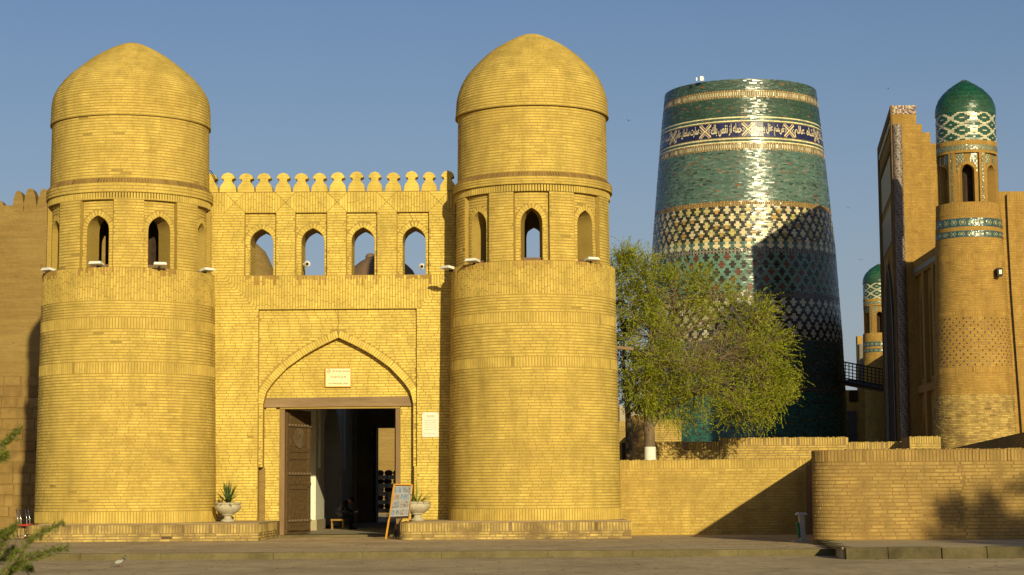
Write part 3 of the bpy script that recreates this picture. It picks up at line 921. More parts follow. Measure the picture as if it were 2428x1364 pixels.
def tlo(v): return bigA.uc - bigA.w(max(v, bigA.v0)) - .0
def thi(v): return bigA.uc + bigA.w(max(v, bigA.v0))
courses(FG, Gt, tlo, thi, zLt, bigA.va - .03)
courses(FG, Gt, aL, fL - .01, .0, zLb); courses(FG, Gt, fR + .01, aR, .0, zLb)
if wr0 < pR: courses(FG, G, wr0, pR, 0, zStep, L=.25)
for i in range(4):
    a, b = nr[i]; ar = gar[i]
    Gn = Flat((0, YW + .12, 0), (1, 0, 0), (0, -1, 0))
    courses(FG, Gn, a + .008, b - .008, zBand + .01, zWt - .01, forb=[ar.forb(.17)])
    voussoirs(FG, Gn, Arch(ar.uc, ar.a + .004, ar.v0, ar.vs, ar.va + .004), .16, pitch=.08, v_from=ar.vs)
    for sgn in (-1, 1):
        q0, q1 = sorted((ar.uc + sgn * (ar.a + .005), ar.uc + sgn * (ar.a + .165)))
        courses(FG, Gn, max(q0, a + .01), min(q1, b - .01), zBand + .02, ar.vs, L=.2)
    # left reveal, seen from the right
    Sj = Flat((ar.uc - ar.a, YW + .12, 0), (0, 1, 0), (1, 0, 0))
    courses(FG, Sj, .01, T - .14, zBand + .02, ar.vs, d1=.006)
    a0 = edges[i]
    courses(FG, G, a0 + .006, a - .006, zBand, zWt)
    k = a - .05
    while k < b + .05:
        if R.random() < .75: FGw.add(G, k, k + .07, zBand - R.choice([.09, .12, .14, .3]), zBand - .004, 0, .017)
        k += .088
courses(FG, G, edges[-1] + .006, uR, zBand, zWt)
# frieze: upright bricks and five squares of nested bricks
sq = [GX(557, 480), GX(677, 480), GX(799, 480), GX(917, 480), GX(1040, 480)]
hs = (zTop - zWt) / 2; zc = (zTop + zWt) / 2
pos = uL
for c in sq + [None]:
    e = (c - hs) if c is not None else uR
    if e > pos: courses(FG, G, pos + .006, e - .006, zWt, zTop, 'v', L=.3)
    if c is not None:
        nring = 4
        for k in range(nring):
            o_, i_ = hs * (1 - k / nring) - .006, hs * (1 - (k + 1) / nring) + .006
            if k == nring - 1: i_ = .004
            for (sx, sy) in ((0, -1), (1, 0), (0, 1), (-1, 0)):
                def pt(r, t):      # t = -1, 1 along the side
                    return (c + (sx * r if sx else t * (r - .012) * (-sy)), zc + (sy * r if sy else t * (r - .012) * sx))
                q = [pt(o_, -1), pt(o_, 1), pt(i_, 1), pt(i_, -1)]
                ar_ = sum(q[j][0] * q[(j + 1) % 4][1] - q[(j + 1) % 4][0] * q[j][1] for j in range(4))
                if ar_ < 0: q = q[::-1]
                FG.addpoly(G, q, -.003, .012, .003)
        pos = c + hs
FG.build(gate, M_BRICK, 300)
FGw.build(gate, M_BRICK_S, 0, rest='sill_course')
# crack down the middle of the gateway
for pth_ in ([(1549 - 747, 500), (802, 520), (803, 545)][:0], [(802, 737), (801, 752), (804, 766), (799, 779), (803, 790), (802, 800)], [(971, 505), (974, 513), (979, 519), (974, 528), (978, 538)]):
    for (xa, ya_), (xb, yb_) in zip(pth_[:-1], pth_[1:]):
        yy_ = YW + .12 - .013; a_, b_ = P(xa, ya_, yy_), P(xb, yb_, yy_)
        mb = MB(); mb.bar(a_, b_, .022, .008, (0, 1, 0)); mb.build('crack', M_BRICK_W, gate)
# merlons
mh = GZ(408) - zTop
prof = [(.255, 0), (.255, .055), (.245, .10), (.243, .145), (.225, .19), (.195, .235), (.165, .27), (.135, .31), (.118, .34), (.118, .385), (.14, .405), (.19, .415), (.205, .44), (.195, .475), (.18, .505), (.155, .535), (.12, .562), (.07, .585), (.0, .605)]
def merlon(xc, zb, y0, dep, mat, parent, s=1.0):
    out = []
    step = .0875; g = .006
    pr = []
    for i, (w, z) in enumerate(prof): pr.append((w * s, z * mh / .605))
    zs_ = []; k = 0
    # cut joints into the outline at each course
    pts = []
    zi = np.array([p[1] for p in pr]); wi = np.array([p[0] for p in pr])
    lv = [0.0]
    z = step
    while z < mh - .03:
        lv += [z - g, z - g + .002, z + g - .002, z + g]; z += step
    lv += [mh - .02, mh]
    lv = sorted(set(lv) | set(float(q) for q in zi if 0 < q < mh - .02))
    mb = MB(); rows = []
    for z in lv:
        w = float(np.interp(z, zi, wi)); d = 0
        fr = (z / step) % 1
        if z > step * .5 and (min(fr, 1 - fr) * step < g - .001): w -= .012; d = .012
        rows.append((max(w, .004), z, d))
    V = []; Fs = []
    for w, z, d in rows: V += [(xc - w, y0 + d, zb + z), (xc + w, y0 + d, zb + z), (xc + w, y0 + dep - d, zb + z), (xc - w, y0 + dep - d, zb + z)]
    for i in range(len(rows) - 1):
        b = i * 4
        for k in range(4): Fs.append((b + k, b + (k + 1) % 4, b + 4 + (k + 1) % 4, b + 4 + k))
    Fs.append((len(V) - 4, len(V) - 3, len(V) - 2, len(V) - 1))
    mb.add(V, Fs); return mb.build('merlon', mat, parent)
for px in (500, 539, 583, 627, 671, 714, 757.5, 801, 844, 887, 931, 975, 1018.5, 1062):
    mo = merlon(P(px, 440, YW).x + R.uniform(-.02, .02), zTop + .012, YW + .03 + R.uniform(-.015, .015), .42, M_BRICK, gate, R.uniform(.94, 1.05)); k_ = R.uniform(.95, 1.03)
    for v_ in mo.data.vertices: v_.co.x += (v_.co.z - zTop) * tl_ if False else 0; v_.co.z = zTop + (v_.co.z - zTop) * k_
mb = MB(); mb.box(uL, uR, YW - .012, YW + .55, zTop - .002, zTop + .014); mb.build('coping', M_BRICK_W, gate)
# lintel beam and wooden door frame
mb = MB()
lx0, lx1 = GX(622, 950) - .02, GX(979, 950) + .02
mb.hexa([(lx0, YW - D2 - .06, zLb), (lx1, YW - D2 - .06, zLb + .02), (lx1, YW - D2 + .6, zLb + .02), (lx0, YW - D2 + .6, zLb)],
        [(lx0, YW - D2 - .05, zLt + .0), (lx1 - .04, YW - D2 - .05, zLt + .04), (lx1 - .04, YW - D2 + .6, zLt + .04), (lx0, YW - D2 + .6, zLt + .0)])
# frame deeper than the brick piers
lint = mb.build('lintel', M_WOODH, gate)
for (a, b) in ((fL, dL), (dR, fR)):
    mb = MB(); mb.box(a + .003, b - .003, YW - D2 + .03, YW - D2 + .33, .0, zLb - .004); mb.build('door_frame', M_WOOD, gate)
mb = MB(); mb.box(wl0 + .003, aL + .04, YW - D2 - .10, YW - D2 + .02, 0, zStep - .003); mb.build('jamb_strip', M_MUD, gate)
mb = MB(); mb.box(fL - .3, fR + .3, YW - D2 - .55, YW - D2 + .9, 0.001, .06); mb.build('threshold', M_KERB, gate)

# door leaf: carved wood, opened inwards
def door_leaf(hx, hy, ang, wid, hgt, sgn=1):
    M = Matrix.Translation((hx, hy, .07)) @ Matrix.Rotation(rad(ang), 4, 'Z')
    def bx(mb, a, b, y0, y1, z0, z1):
        n = len(mb.v); mb.box(a, b, y0, y1, z0, z1)
        for i in range(n, len(mb.v)): mb.v[i] = tuple(M @ Vector(mb.v[i]))
    mb = MB(); bx(mb, 0, wid, 0, .09, 0, hgt); d = mb.build('door_leaf', M_DOOR, gate)
    fc = -.03
    for (a, b, z0, z1) in ((.06, wid - .06, .05, .12), (.0, .16, .0, hgt), (wid - .16, wid, 0, hgt), (.16, wid - .16, hgt * .36, hgt * .385), (.16, wid - .16, hgt * .66, hgt * .69), (.16, wid - .16, hgt * .60, hgt * .615), (.16, wid - .16, hgt - .16, hgt), (.16, wid - .16, .0, .2)):
        mb = MB(); bx(mb, a, b, fc, .0, z0, z1); mb.build('door_rail', M_DOOR, d)
    for (z0, z1) in ((.26, hgt * .34), (hgt * .4, hgt * .585), (hgt * .705, hgt - .2)):
        mb = MB(); bx(mb, .24, wid - .24, -.02, .0, z0, z1); mb.build('carved_panel', M_DOOR, d)
    for z in (.42, hgt * .485, hgt * .875):
        mb = MB(); bx(mb, .03, wid - .03, -.045, -.03, z - .05, z + .05); mb.build('iron_strap', M_DOOR, d)
        for k in range(8):
            mb = MB(); x = .1 + k * (wid - .2) / 7
            for s_ in range(1):
                n = len(mb.v); mb.lathe((0, 0, 0), [(.045, 0), (.05, .02), (.035, .05), (.012, .065)], 8)
                for i in range(n, len(mb.v)):
                    v = mb.v[i]; mb.v[i] = tuple(M @ Vector((x + v[0], -.045 - v[2], z + v[1])))
            mb.build('door_stud', M_STUD, d)
    # rosette
    cz = hgt * .775
    mb = MB()
    for k in range(24):
        a = 2 * math.pi * k / 24
        n = len(mb.v); c, s_ = math.cos(a), math.sin(a)
        q = [(wid / 2 + c * r - s_ * w, cz + s_ * r * .95 + c * w) for r, w in ((.10, -.012), (.34, -.03), (.34, .03), (.10, .012))]
        mb.hexa([M @ Vector((x, -.02, z)) for x, z in q], [M @ Vector((x, -.05, z)) for x, z in q])
    mb.build('rosette', M_STUD, d)['kind'] = 'stuff'
    mb = MB(); mb.tube([M @ Vector((wid - .16 + .10 * math.cos(a) * .0, -.06 - .0 , hgt * .40 + .08 * math.cos(a))) + M.to_3x3() @ Vector((.07 * math.sin(a), -.02, 0)) for a in [2 * math.pi * i / 12 for i in range(13)]], .012, 6)
    mb.build('ring_handle', M_STUD, d)
    return d
DW = (dR - dL) / 2
dh = zLb - .12
door_leaf(dL + .02, YW - D2 + .34, 70, DW * .97, dh)
# the right-hand leaf stands edge-on against the passage wall
d2 = MB(); d2.box(dR - .05, dR + .04, YW - D2 + .36, YW - D2 + .36 + DW, .07, dh); d2.build('door_leaf', M_DOOR, gate)

# ================================================================== passage behind the gate
XI = -6.93
def gbox(name, mat, *a):
    mb = MB(); mb.box(*a); return mb.build(name, mat, gate)
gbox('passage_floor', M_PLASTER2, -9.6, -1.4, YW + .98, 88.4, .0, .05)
gbox('passage_roof', M_PLASTER, -9.7, -1.3, YW + T + .02, 76.0, 6.1, 6.5)
gbox('passage_roof', M_PLASTER, -9.7, -1.3, 79.6, 88.5, 6.1, 6.5)
gbox('passage_roof', M_PLASTER, -9.7, -7.4, 76.005, 79.595, 6.1, 6.5)  # opening left between the roof pieces, added to lighten the inner pier
gbox('passage_roof', M_PLASTER, -4.4, -1.3, 76.005, 79.595, 6.1, 6.5)
gbox('side_wall', M_PLASTER, -9.9, -8.5, YW + T + .01, 88.3, .05, 6.1)
gbox('side_wall', M_PLASTER, -2.6, -1.4, YW + T + .01, 88.3, .05, 6.1)
gbox('pier', M_PLASTER, -8.49, XI, 69.0, 72.1, .05, 6.09)
gbox('pier', M_PLASTER, -8.49, XI, 79.2, 84.6, .05, 6.09)
gbox('pier_socle', M_PLASTER2, -8.52, XI + .04, 68.96, 72.16, .051, .42)
gbox('pier_socle', M_PLASTER2, -8.52, XI + .04, 79.16, 84.66, .051, .42)
Gi = Flat((XI - .05, 0, 0), (0, 1, 0), (1, 0, 0))
for (a, b) in ((72.1, 79.2), (84.6, 88.0)):
    mb = MB(); ar = Arch((a + b) / 2, (b - a) / 2 - .25, .05, 2.9, 5.1)
    panel(mb, Gi, a, b, .05, 6.08, ar, 0, -.7, 1); mb.build('arcade_arch', M_PLASTER, gate)
gbox('raised_moulding', M_PLASTER, XI + .001, XI + .07, 69.9, 71.2, 2.25, 6.05)
gbox('raised_moulding', M_PLASTER, XI + .001, XI + .07, 80.3, 83.2, 2.3, 6.05)
bx0, bx1, bz = P(893, 1100, 88).x, P(934, 1100, 88).x, PZ(1015, 88, 912)
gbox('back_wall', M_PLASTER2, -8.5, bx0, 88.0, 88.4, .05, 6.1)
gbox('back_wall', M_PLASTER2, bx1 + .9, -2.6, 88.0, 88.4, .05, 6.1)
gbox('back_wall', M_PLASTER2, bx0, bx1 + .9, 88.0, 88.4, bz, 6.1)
gbox('inner_door', M_DARKWOOD, bx0 - .02, bx0 + .08, 86.4, 88.0, .05, bz)
gbox('inner_door', M_DARKWOOD, -8.48, -8.40, 72.6, 78.8, .05, 4.6)
# wide dark shop door seen in the niche between the piers
gbox('shop_door', M_DARKWOOD, -7.75, -7.68, 72.2, 79.1, .05, 5.2)

rd_c = P(905, 620, 74.5)
mb = MB(); mb.lathe((rd_c.x, 74.5, 6.5), [(1.35, 0), (1.3, 3.1), (1.2, 3.3), (1.02, 3.48), (.8, 3.66), (.55, 3.80), (.25, 3.90), (.02, 3.94)], 32)
ro = mb.build('roof_dome', M_ROOF, loc=(rd_c.x, 74.5, 6.5), smooth=True); tag(ro, 'dark low dome on the roof behind the third open window of the gateway', 'dome')
mb = MB(); mb.lathe((0, 0, 0), [(.20, 0), (.20, .2), (.16, .27), (.05, .31)], 16)
for i in range(len(mb.v)): mb.v[i] = (mb.v[i][0] + rd_c.x - .42, mb.v[i][1] + 74.5, mb.v[i][2] + 10.17)
mb.build('lantern', M_ROOF, ro, smooth=True)

# mud bastion behind the gateway, seen through the first open window
def prism_px(mb, pts, Y, dep):
    """closed outline given by photo pixels at depth Y, extruded away from the camera"""
    f = [P(x, y, Y) for x, y in pts]; n = len(f)
    b = [p + Vector((0, dep, 0)) for p in f]
    mb.add(f + b, [tuple(range(n))[::-1], tuple(range(n, 2 * n))] + [(i, (i + 1) % n, n + (i + 1) % n, n + i) for i in range(n)])
def fix_normals(o):
    import bmesh
    bm = bmesh.new(); bm.from_mesh(o.data); bmesh.ops.recalc_face_normals(bm, faces=bm.faces); bm.to_mesh(o.data); bm.free()
    return o
mb = MB()
cb = P(540, 700, 99)
mb.lathe((cb.x, 99, 0), [(4.6, 0), (3.6, 6), (2.65, 11.4), (2.35, 12.6), (2.15, 13.1), (1.9, 13.6), (1.4, 14.05), (.7, 14.25), (.05, 14.3)], 40)
ob = mb.build('mud_bastion', M_MUD, loc=(cb.x, 99, 0), smooth=True); tag(ob, 'tapering mud bastion standing behind the gateway, seen through its leftmost open window', 'bastion')
# plastered wall far beyond the passage
mb = MB(); mb.box(-22, -2, 128, 129.2, 0, 7.0)
ob = mb.build('courtyard_wall', M_MUD, loc=(-12, 128, 0)); tag(ob, 'plain beige wall beyond the far end of the dark passage', 'wall')

# ================================================================== left city wall (mud brick, 21 m behind)
YC = 80.6
cw = thing('city_wall', 'tall pale mud city wall with rounded battlements left of the gate', 'wall', (P(30, 900, YC).x, YC, 0))
mb = MB()
zt = PZ(487, YC, 60); x0, x1 = -60, P(260, 900, YC).x
mb.hexa([(x0, YC - .9, 0), (x1, YC - .9, 0), (x1, YC + 3, 0), (x0, YC + 3, 0)], [(x0, YC, zt), (x1, YC, zt), (x1, YC + 1.6, zt), (x0, YC + 1.6, zt)])
mb.build('wall', M_MUD, cw)
def mud_merlon(px0, px1, pytop, pybot):
    a, b = P(px0, pybot, YC), P(px1, pybot, YC); top = PZ(pytop, YC, (px0 + px1) / 2); w = b.x - a.x
    n = 9; pts = [(a.x, zt - .25)]
    for i in range(n + 1):
        t = i / n
        pts.append((a.x + w * t, zt - .05 + (top - zt + .05) * (max(0.0, 1 - abs(2 * t - 1) ** 2.6)) ** .8))
    pts.append((b.x, zt - .25))
    f = [(x, YC - .03, z) for x, z in pts]; bk = [(x, YC + .6, z) for x, z in pts]; m = len(f)
    mb = MB(); mb.add(f + bk, [tuple(range(m))[::-1], tuple(range(m, 2 * m))] + [(i, (i + 1) % m, m + (i + 1) % m, m + i) for i in range(m)])
    fix_normals(mb.build('merlon', M_MUD, cw))
for (a, b, t) in ((-25, 10, 474), (30, 57, 453), (56, 87, 447), (88, 122, 448), (123, 155, 448), (156, 190, 448)):
    mud_merlon(a, b, t, 487)
# facing of large blocks on the lower wall
Sc_ = Flat((0, YC - .9, 0), (1, 0, 0), (0, -1, .0))
class Batter(Flat):
    def __call__(s, u, v, d):
        o = Flat.__call__(s, u, v, d); v = np.broadcast_to(v, o[..., 0].shape)
        o[..., 1] += .9 * v / zt
        return o
Sb_ = Batter((0, YC - .9, 0), (1, 0, 0), (0, -1, 0))
Fc = Field()
courses(Fc, Sb_, P(-20, 1000, YC).x, P(112, 1000, YC).x, .0, PZ(893, YC, 50), pitch=.44, L=.66, d1=.045, joint=.018, rough=.02)
Fc.build(cw, M_MUDB, 300, name='block', rest='blockwork')

# low planter wall left of the plinth
def low_wall(name, label, x0, x1, y0, y1, z1, mat=M_BRICK_L, mort=M_MORTAR_P, n=300, cap=True, cat='wall', ends=(), z0=0.0, rough=.006, capL=.26, rest_p=.0875):
    t = thing(name, label, cat, ((x0 + x1) / 2, y0, z0))
    mb = MB(); mb.box(x0, x1, y0, y1, z0, z1); mb.build('core', mort, t)
    S = Flat((0, y0, 0), (1, 0, 0), (0, -1, 0)); Fd = Field()
    zc_ = z1 - capL if cap else z1
    courses(Fd, S, x0, x1, z0, zc_, rough=rough, pitch=rest_p)
    if cap: courses(Fd, S, x0, x1, zc_, z1, 'v', L=capL, rough=rough + .008)
    if 'L' in ends:
        Se = Flat((x0, y1, 0), (0, -1, 0), (-1, 0, 0)); courses(Fd, Se, 0, y1 - y0, z0, zc_, rough=rough); courses(Fd, Se, 0, y1 - y0, zc_, z1, 'v', L=capL)
    if 'R' in ends:
        Se = Flat((x1, y0, 0), (0, 1, 0), (1, 0, 0)); courses(Fd, Se, 0, y1 - y0, z0, zc_, rough=rough); courses(Fd, Se, 0, y1 - y0, zc_, z1, 'v', L=capL)
    # brick-on-edge top
    St = FlatG((0, 0, z1), (1, 0, 0), (0, 0, 1))
    x = x0
    if cap:
        while x < x1 - .02:
            Fd.add(St, x + .006, min(x + .08, x1), y0 - .01, min(y1, y0 + .30), -.002, .014 + R.uniform(-.010, .012)); x += .0875
    Fd.build(t, mat, n)
    return t
low_wall('planter_wall', 'low brick kerb wall behind the red-seated chairs at the left edge', P(-60, 1270, 62).x, P(85, 1270, 62).x, 62, 62.5, PZ(1254, 62, 30), M_BRICK_P, n=80)

# ================================================================== plinths in front of the towers
def plinth(label, px0, px1, yf, ztop, round_left):
    x0, x1 = P(px0, 1280, yf).x, P(px1, 1280, yf).x
    t = thing('brick_plinth', label, 'plinth', ((x0 + x1) / 2, yf, 0), 'brick plinths at the foot of the towers')
    r = .35; mb = MB()
    pts = []
    if round_left:
        for i in range(7):
            a = math.pi + (math.pi / 2) * i / 6; pts.append((x0 + r + r * math.cos(a), yf + r + r * math.sin(a)))
    else: pts += [(x0, yf)]
    pts += [(x1, yf), (x1, YW + .3), (x0, YW + .3)]
    n = len(pts); mb.add([(x, y, 0) for x, y in pts] + [(x, y, ztop) for x, y in pts], [tuple(range(n))[::-1], tuple(range(n, 2 * n))] + [(i, (i + 1) % n, n + (i + 1) % n, n + i) for i in range(n)])
    mb.build('core', M_MORTAR_P, t)
    Fd = Field(); S = Flat((0, yf, 0), (1, 0, 0), (0, -1, 0))
    xa = x0 + (r if round_left else 0)
    zc_ = ztop - .27
    SBp = Bent(x0 + r, yf + r, r); q = -math.pi / 2 * r
    courses(Fd, SBp, q, x1 - x0 - r, .0, zc_, rough=.014, d1=.014, L=.32); courses(Fd, SBp, q, x1 - x0 - r, zc_, ztop - .012, 'v', L=.27, rough=.008, d1=.014)
    Se = Flat((x1, yf, 0), (0, 1, 0), (1, 0, 0)); courses(Fd, Se, 0, 4.4, 0, zc_, rough=.01); courses(Fd, Se, 0, 4.4, zc_, ztop - .012, 'v', L=.27)
    Se = Flat((x0, YW + .3, 0), (0, -1, 0), (-1, 0, 0)); e = YW + .3 - yf - (r if round_left else 0); courses(Fd, Se, 0, e, 0, zc_, rough=.01); courses(Fd, Se, 0, e, zc_, ztop - .012, 'v', L=.27)
    Fd.build(t, M_BRICK_P, 300)
    mb = MB(); mb.box(x0 + .3, x1 - .02, yf + .3, YW - .2, ztop + .001, ztop + .012); mb.build('top_screed', M_ROAD, t)
    return t
plinth('long worn brick plinth under the left gate tower, behind the pigeon', 60, 612, 56.2, .5, True)
plinth('worn brick plinth under the right gate tower, beside the picture board', 947, 1497, 56.2, .5, True)

# ================================================================== things on and around the gate
# sign over the door
def text_mesh(body, size, extrude=.004, off=0.0):
    c = bpy.data.curves.new('lettering', 'FONT'); c.body = body; c.size = size; c.extrude = extrude; c.align_x = 'CENTER'; c.align_y = 'CENTER'; c.resolution_u = 3; c.offset = off
    o = bpy.data.objects.new('lettering_tmp', c); C.objects.link(o)
    dg = bpy.context.evaluated_depsgraph_get(); me = bpy.data.meshes.new_from_object(o.evaluated_get(dg))
    v = [tuple(q.co) for q in me.vertices]; f = [tuple(p.vertices) for p in me.polygons]
    bpy.data.objects.remove(o); bpy.data.meshes.remove(me); bpy.data.curves.remove(c)
    return v, f
def put_text(name, body, cx, y, cz, width, height, mat, parent, sgn=1):
    v, f = text_mesh(body, 1.0)
    xs = [p[0] for p in v]; ys = [p[1] for p in v]
    sx = width / (max(xs) - min(xs)); sy = height / (max(ys) - min(ys)); mx, my = (max(xs) + min(xs)) / 2, (max(ys) + min(ys)) / 2
    V = [(cx + (p[0] - mx) * sx, y - p[2] * .8, cz + (p[1] - my) * sy) for p in v]
    o = link_mesh(name, V, f, mat, parent); return o
ys = YW - D2 - .10
sx0, sx1, sz0, sz1 = P(772, 900, ys).x, P(832, 900, ys).x, PZ(917, ys, 800), PZ(873, ys, 800)
sg = thing('enamel_sign', 'cream enamel sign with dark lettering hung over the gateway door', 'sign', ((sx0 + sx1) / 2, ys, sz0))
mb = MB(); mb.box(sx0, sx1, ys, ys + .05, sz0, sz1); mb.build('plate', M_SIGN, sg)
for (a, b, c, d) in ((sx0 - .012, sx1 + .012, sz1 - .012, sz1 + .012), (sx0 - .012, sx1 + .012, sz0 - .012, sz0 + .012), (sx0 - .012, sx0 + .012, sz0 + .012, sz1 - .012), (sx1 - .012, sx1 + .012, sz0 + .012, sz1 - .012)):
    mb = MB(); mb.box(a, b, ys - .014, ys + .056, c, d); mb.build('rim', M_ORANGE, sg)
cxs = (sx0 + sx1) / 2; w_ = sx1 - sx0; h_s = sz1 - sz0
put_text('lettering', "ME'MORCHILIK YODGORLIGI", cxs + .09, ys - .003, sz1 - h_s * .17, w_ * .70, .055, M_INK, sg)
put_text('lettering', 'OTA DARVOZA XIX ASR', cxs, ys - .003, sz0 + h_s * .52, w_ * .64, .062, M_INK, sg)
put_text('lettering', 'DAVLAT MUHOFAZASIGA OLINGAN', cxs, ys - .003, sz0 + h_s * .17, w_ * .78, .055, M_INK, sg)
def ring_y(mb, cx, cy, cz, r0, r1, th, n=20, rot=0.0):
    V = []
    for y in (cy, cy - th):
        for r in (r0, r1):
            V += [(cx + r * math.cos(rot + 2 * math.pi * i / n), y, cz + r * math.sin(rot + 2 * math.pi * i / n)) for i in range(n)]
    fs = []
    for i in range(n):
        j = (i + 1) % n
        fs += [(2 * n + i, 2 * n + j, 3 * n + j, 3 * n + i)[::-1], (i, j, 2 * n + j, 2 * n + i), (n + j, n + i, 3 * n + i, 3 * n + j)]
    mb.add(V, fs)
mb = MB(); ring_y(mb, sx0 + .10, ys - .003, sz1 - .10, .050, .062, .006); ring_y(mb, sx0 + .10, ys - .003, sz1 - .10, .022, .034, .006, 4)
mb.build('emblem', M_INK, sg)

# marble plaque right of the door
qx0, qx1, qz0, qz1 = P(1001, 1000, YW).x, P(1040, 1000, YW).x, PZ(1037, YW, 1020), PZ(978, YW, 1020)
pq = thing('marble_plaque', 'pale marble plaque with faded lettering on the wall right of the door', 'plaque', ((qx0 + qx1) / 2, YW, qz0))
mb = MB(); mb.box(qx0, qx1, YW - .05, YW - .013, qz0, qz1); mb.build('slab', M_MARBLE, pq)
for k in range(9):
    if k in (1, 7): continue
    z = qz1 - .12 - k * .068; hw = (qx1 - qx0) * (.36 if k else .22)
    mb = MB(); n = R.randint(5, 8); xx = (qx0 + qx1) / 2 - hw
    while xx < (qx0 + qx1) / 2 + hw:
        w = R.uniform(.018, .05); mb.box(xx, xx + w, YW - .0535, YW - .05, z - (.035 if k == 0 else .012), z + (.035 if k == 0 else .012)); xx += w + .014
    o = mb.build('text_line', M_INKF, pq)
    o['kind'] = 'stuff'
for (x, z) in ((qx0 + .03, qz0 + .03), (qx1 - .03, qz0 + .03), (qx0 + .03, qz1 - .03), (qx1 - .03, qz1 - .03)):
    mb = MB(); mb.lathe((0, 0, 0), [(.012, 0), (.010, .008), (.003, .011)], 8)
    mb.v = [(x + a, YW - .05 - c, z + b) for a, b, c in mb.v]; mb.build('screw', M_STUD, pq)

# urns with plants
URN = [(.20, 0, 0), (.21, .03, 0), (.19, .05, 0), (.12, .10, 0), (.105, .16, 0), (.12, .18, 0), (.16, .20, 0), (.165, .215, 0), (.22, .25, 1), (.32, .33, 1), (.375, .41, 1), (.385, .46, .8), (.36, .50, .3), (.37, .515, 0), (.405, .53, 0), (.41, .56, 0), (.38, .575, 0), (.35, .57, 0), (.34, .50, 0)]
def blade(mb, base, az, lean, ln, w, droop, seg=6, tw=0):
    d = Vector((math.cos(az) * math.sin(lean), math.sin(az) * math.sin(lean), math.cos(lean)))
    p = Vector(base); side = Vector((-math.sin(az), math.cos(az), 0)); L = []; Rr = []
    for i in range(seg + 1):
        t = i / seg; ww = w * (1 - t ** 2.2) * (.6 + .8 * min(1, t * 3)) / 2 + .001
        L.append(p - side * ww); Rr.append(p + side * ww)
        d = (d + Vector((0, 0, -droop / seg * (t + .3)))).normalized(); p = p + d * ln / seg
    n = seg + 1
    mb.add(L + Rr, [(i, i + 1, n + i + 1, n + i) for i in range(seg)])
def urn(label, px, yb, Y, kind, s=1.0):
    c = P(px, yb, Y); zb = .512
    t = thing('stone_urn', label, 'urn', (c.x, Y, zb), 'stone urns on the plinths')
    mb = MB(); mb.lathe((c.x, Y, zb), [(r * s, z * s, f) for r, z, f in URN], 64, flute=.055, nfl=22); mb.build('bowl', M_URN, t, smooth=True)
    mb = MB(); mb.lathe((c.x, Y, zb + .50 * s), [(.345 * s, 0), (.30 * s, .03), (.1, .045)], 24); mb.build('soil', M_SOIL, t, smooth=True)
    for r_, z_ in ((.165, .205),):
        mb = MB(); mb.tube([(c.x + r_ * s * math.cos(a), Y + r_ * s * math.sin(a), zb + z_ * s) for a in [2 * math.pi * i / 28 for i in range(29)]], .014, 8, False); mb.build('neck_ring', M_URN, t, smooth=True)
    return c, zb + .53 * s
c, z = urn('fluted stone urn with a spiky upright yucca, on the left plinth', 540, 1236, 59.3, 0)
pl = thing('yucca_plant', 'spiky dark green yucca growing in the left stone urn', 'plant', (c.x, 59.3, z))
for k in range(84):
    a = R.uniform(0, 6.28); ln_ = R.uniform(.48, .68); le = R.uniform(.05, 1.2) if k < 70 else R.uniform(1.2, 1.6)
    mb = MB(); blade(mb, (c.x + .03 * math.cos(a), 59.3 + .03 * math.sin(a), z + R.uniform(0, .1)), a, le, ln_ * (1.05 if le < .6 else .9), .03, .25 if k < 70 else .7)
    mb.build('leaf', M_YUCCA, pl)
c, z = urn('stone urn with long drooping yellow-green leaves, on the right plinth beside the picture board', 990, 1230, 58.6, 1)
pl = thing('drooping_plant', 'plant with long drooping yellow-green leaves in the right stone urn', 'plant', (c.x, 58.6, z))
for k in range(44):
    a = R.uniform(0, 6.28); up = k < 3
    le = R.uniform(.02, .16) if up else R.uniform(.75, 1.35); ln_ = R.uniform(.6, .78) if up else R.uniform(.34, .62)
    mb = MB(); blade(mb, (c.x + .1 * math.cos(a), 58.6 + .1 * math.sin(a), z + .02), a, le, ln_, .03, .05 if up else R.uniform(.5, 1.1), 7)
    mb.build('leaf', M_AGAVE, pl)

# picture board (sandwich board) leaning by the door
Yb = 57.6
pb = thing('picture_board', 'leaning board of tourist pictures in a yellow wooden frame beside the door', 'sign', (P(928, 1278, 57.4).x, 57.4, 0))
TLc, BLc = P(934, 1152, 58.1), P(921, 1226, 57.65); TRc, BRc = P(976, 1153, 58.5), P(967, 1224, 58.05)
nrm = ((TRc - TLc).cross(TLc - BLc)).normalized()
if nrm.y > 0: nrm = -nrm
def quad_slab(mb, q, th):
    mb.hexa([p for p in q], [p + nrm * th for p in q])
def bil(u, v): return BLc.lerp(BRc, u).lerp(TLc.lerp(TRc, u), v)
mb = MB(); quad_slab(mb, [bil(-.02, -.07), bil(1.03, -.07), bil(1.03, 1.02), bil(-.02, 1.02)], .02); fix_normals(mb.build('backing_board', M_DARKWOOD, pb))
mb = MB(); quad_slab(mb, [bil(.01, 0) + nrm * .021, bil(.99, 0) + nrm * .021, bil(.99, .985) + nrm * .021, bil(.01, .985) + nrm * .021], .004); fix_normals(mb.build('sheet', M_SHEET, pb))
M_PIC = [noise_mat('picture %s' % k, a, b, 16, .6, 0) for k, a, b in (('blue', (.08, .12, .18), (.34, .38, .42)), ('grey', (.05, .05, .06), (.36, .36, .36)), ('brown', (.10, .06, .05), (.42, .38, .34)))]
k = 0
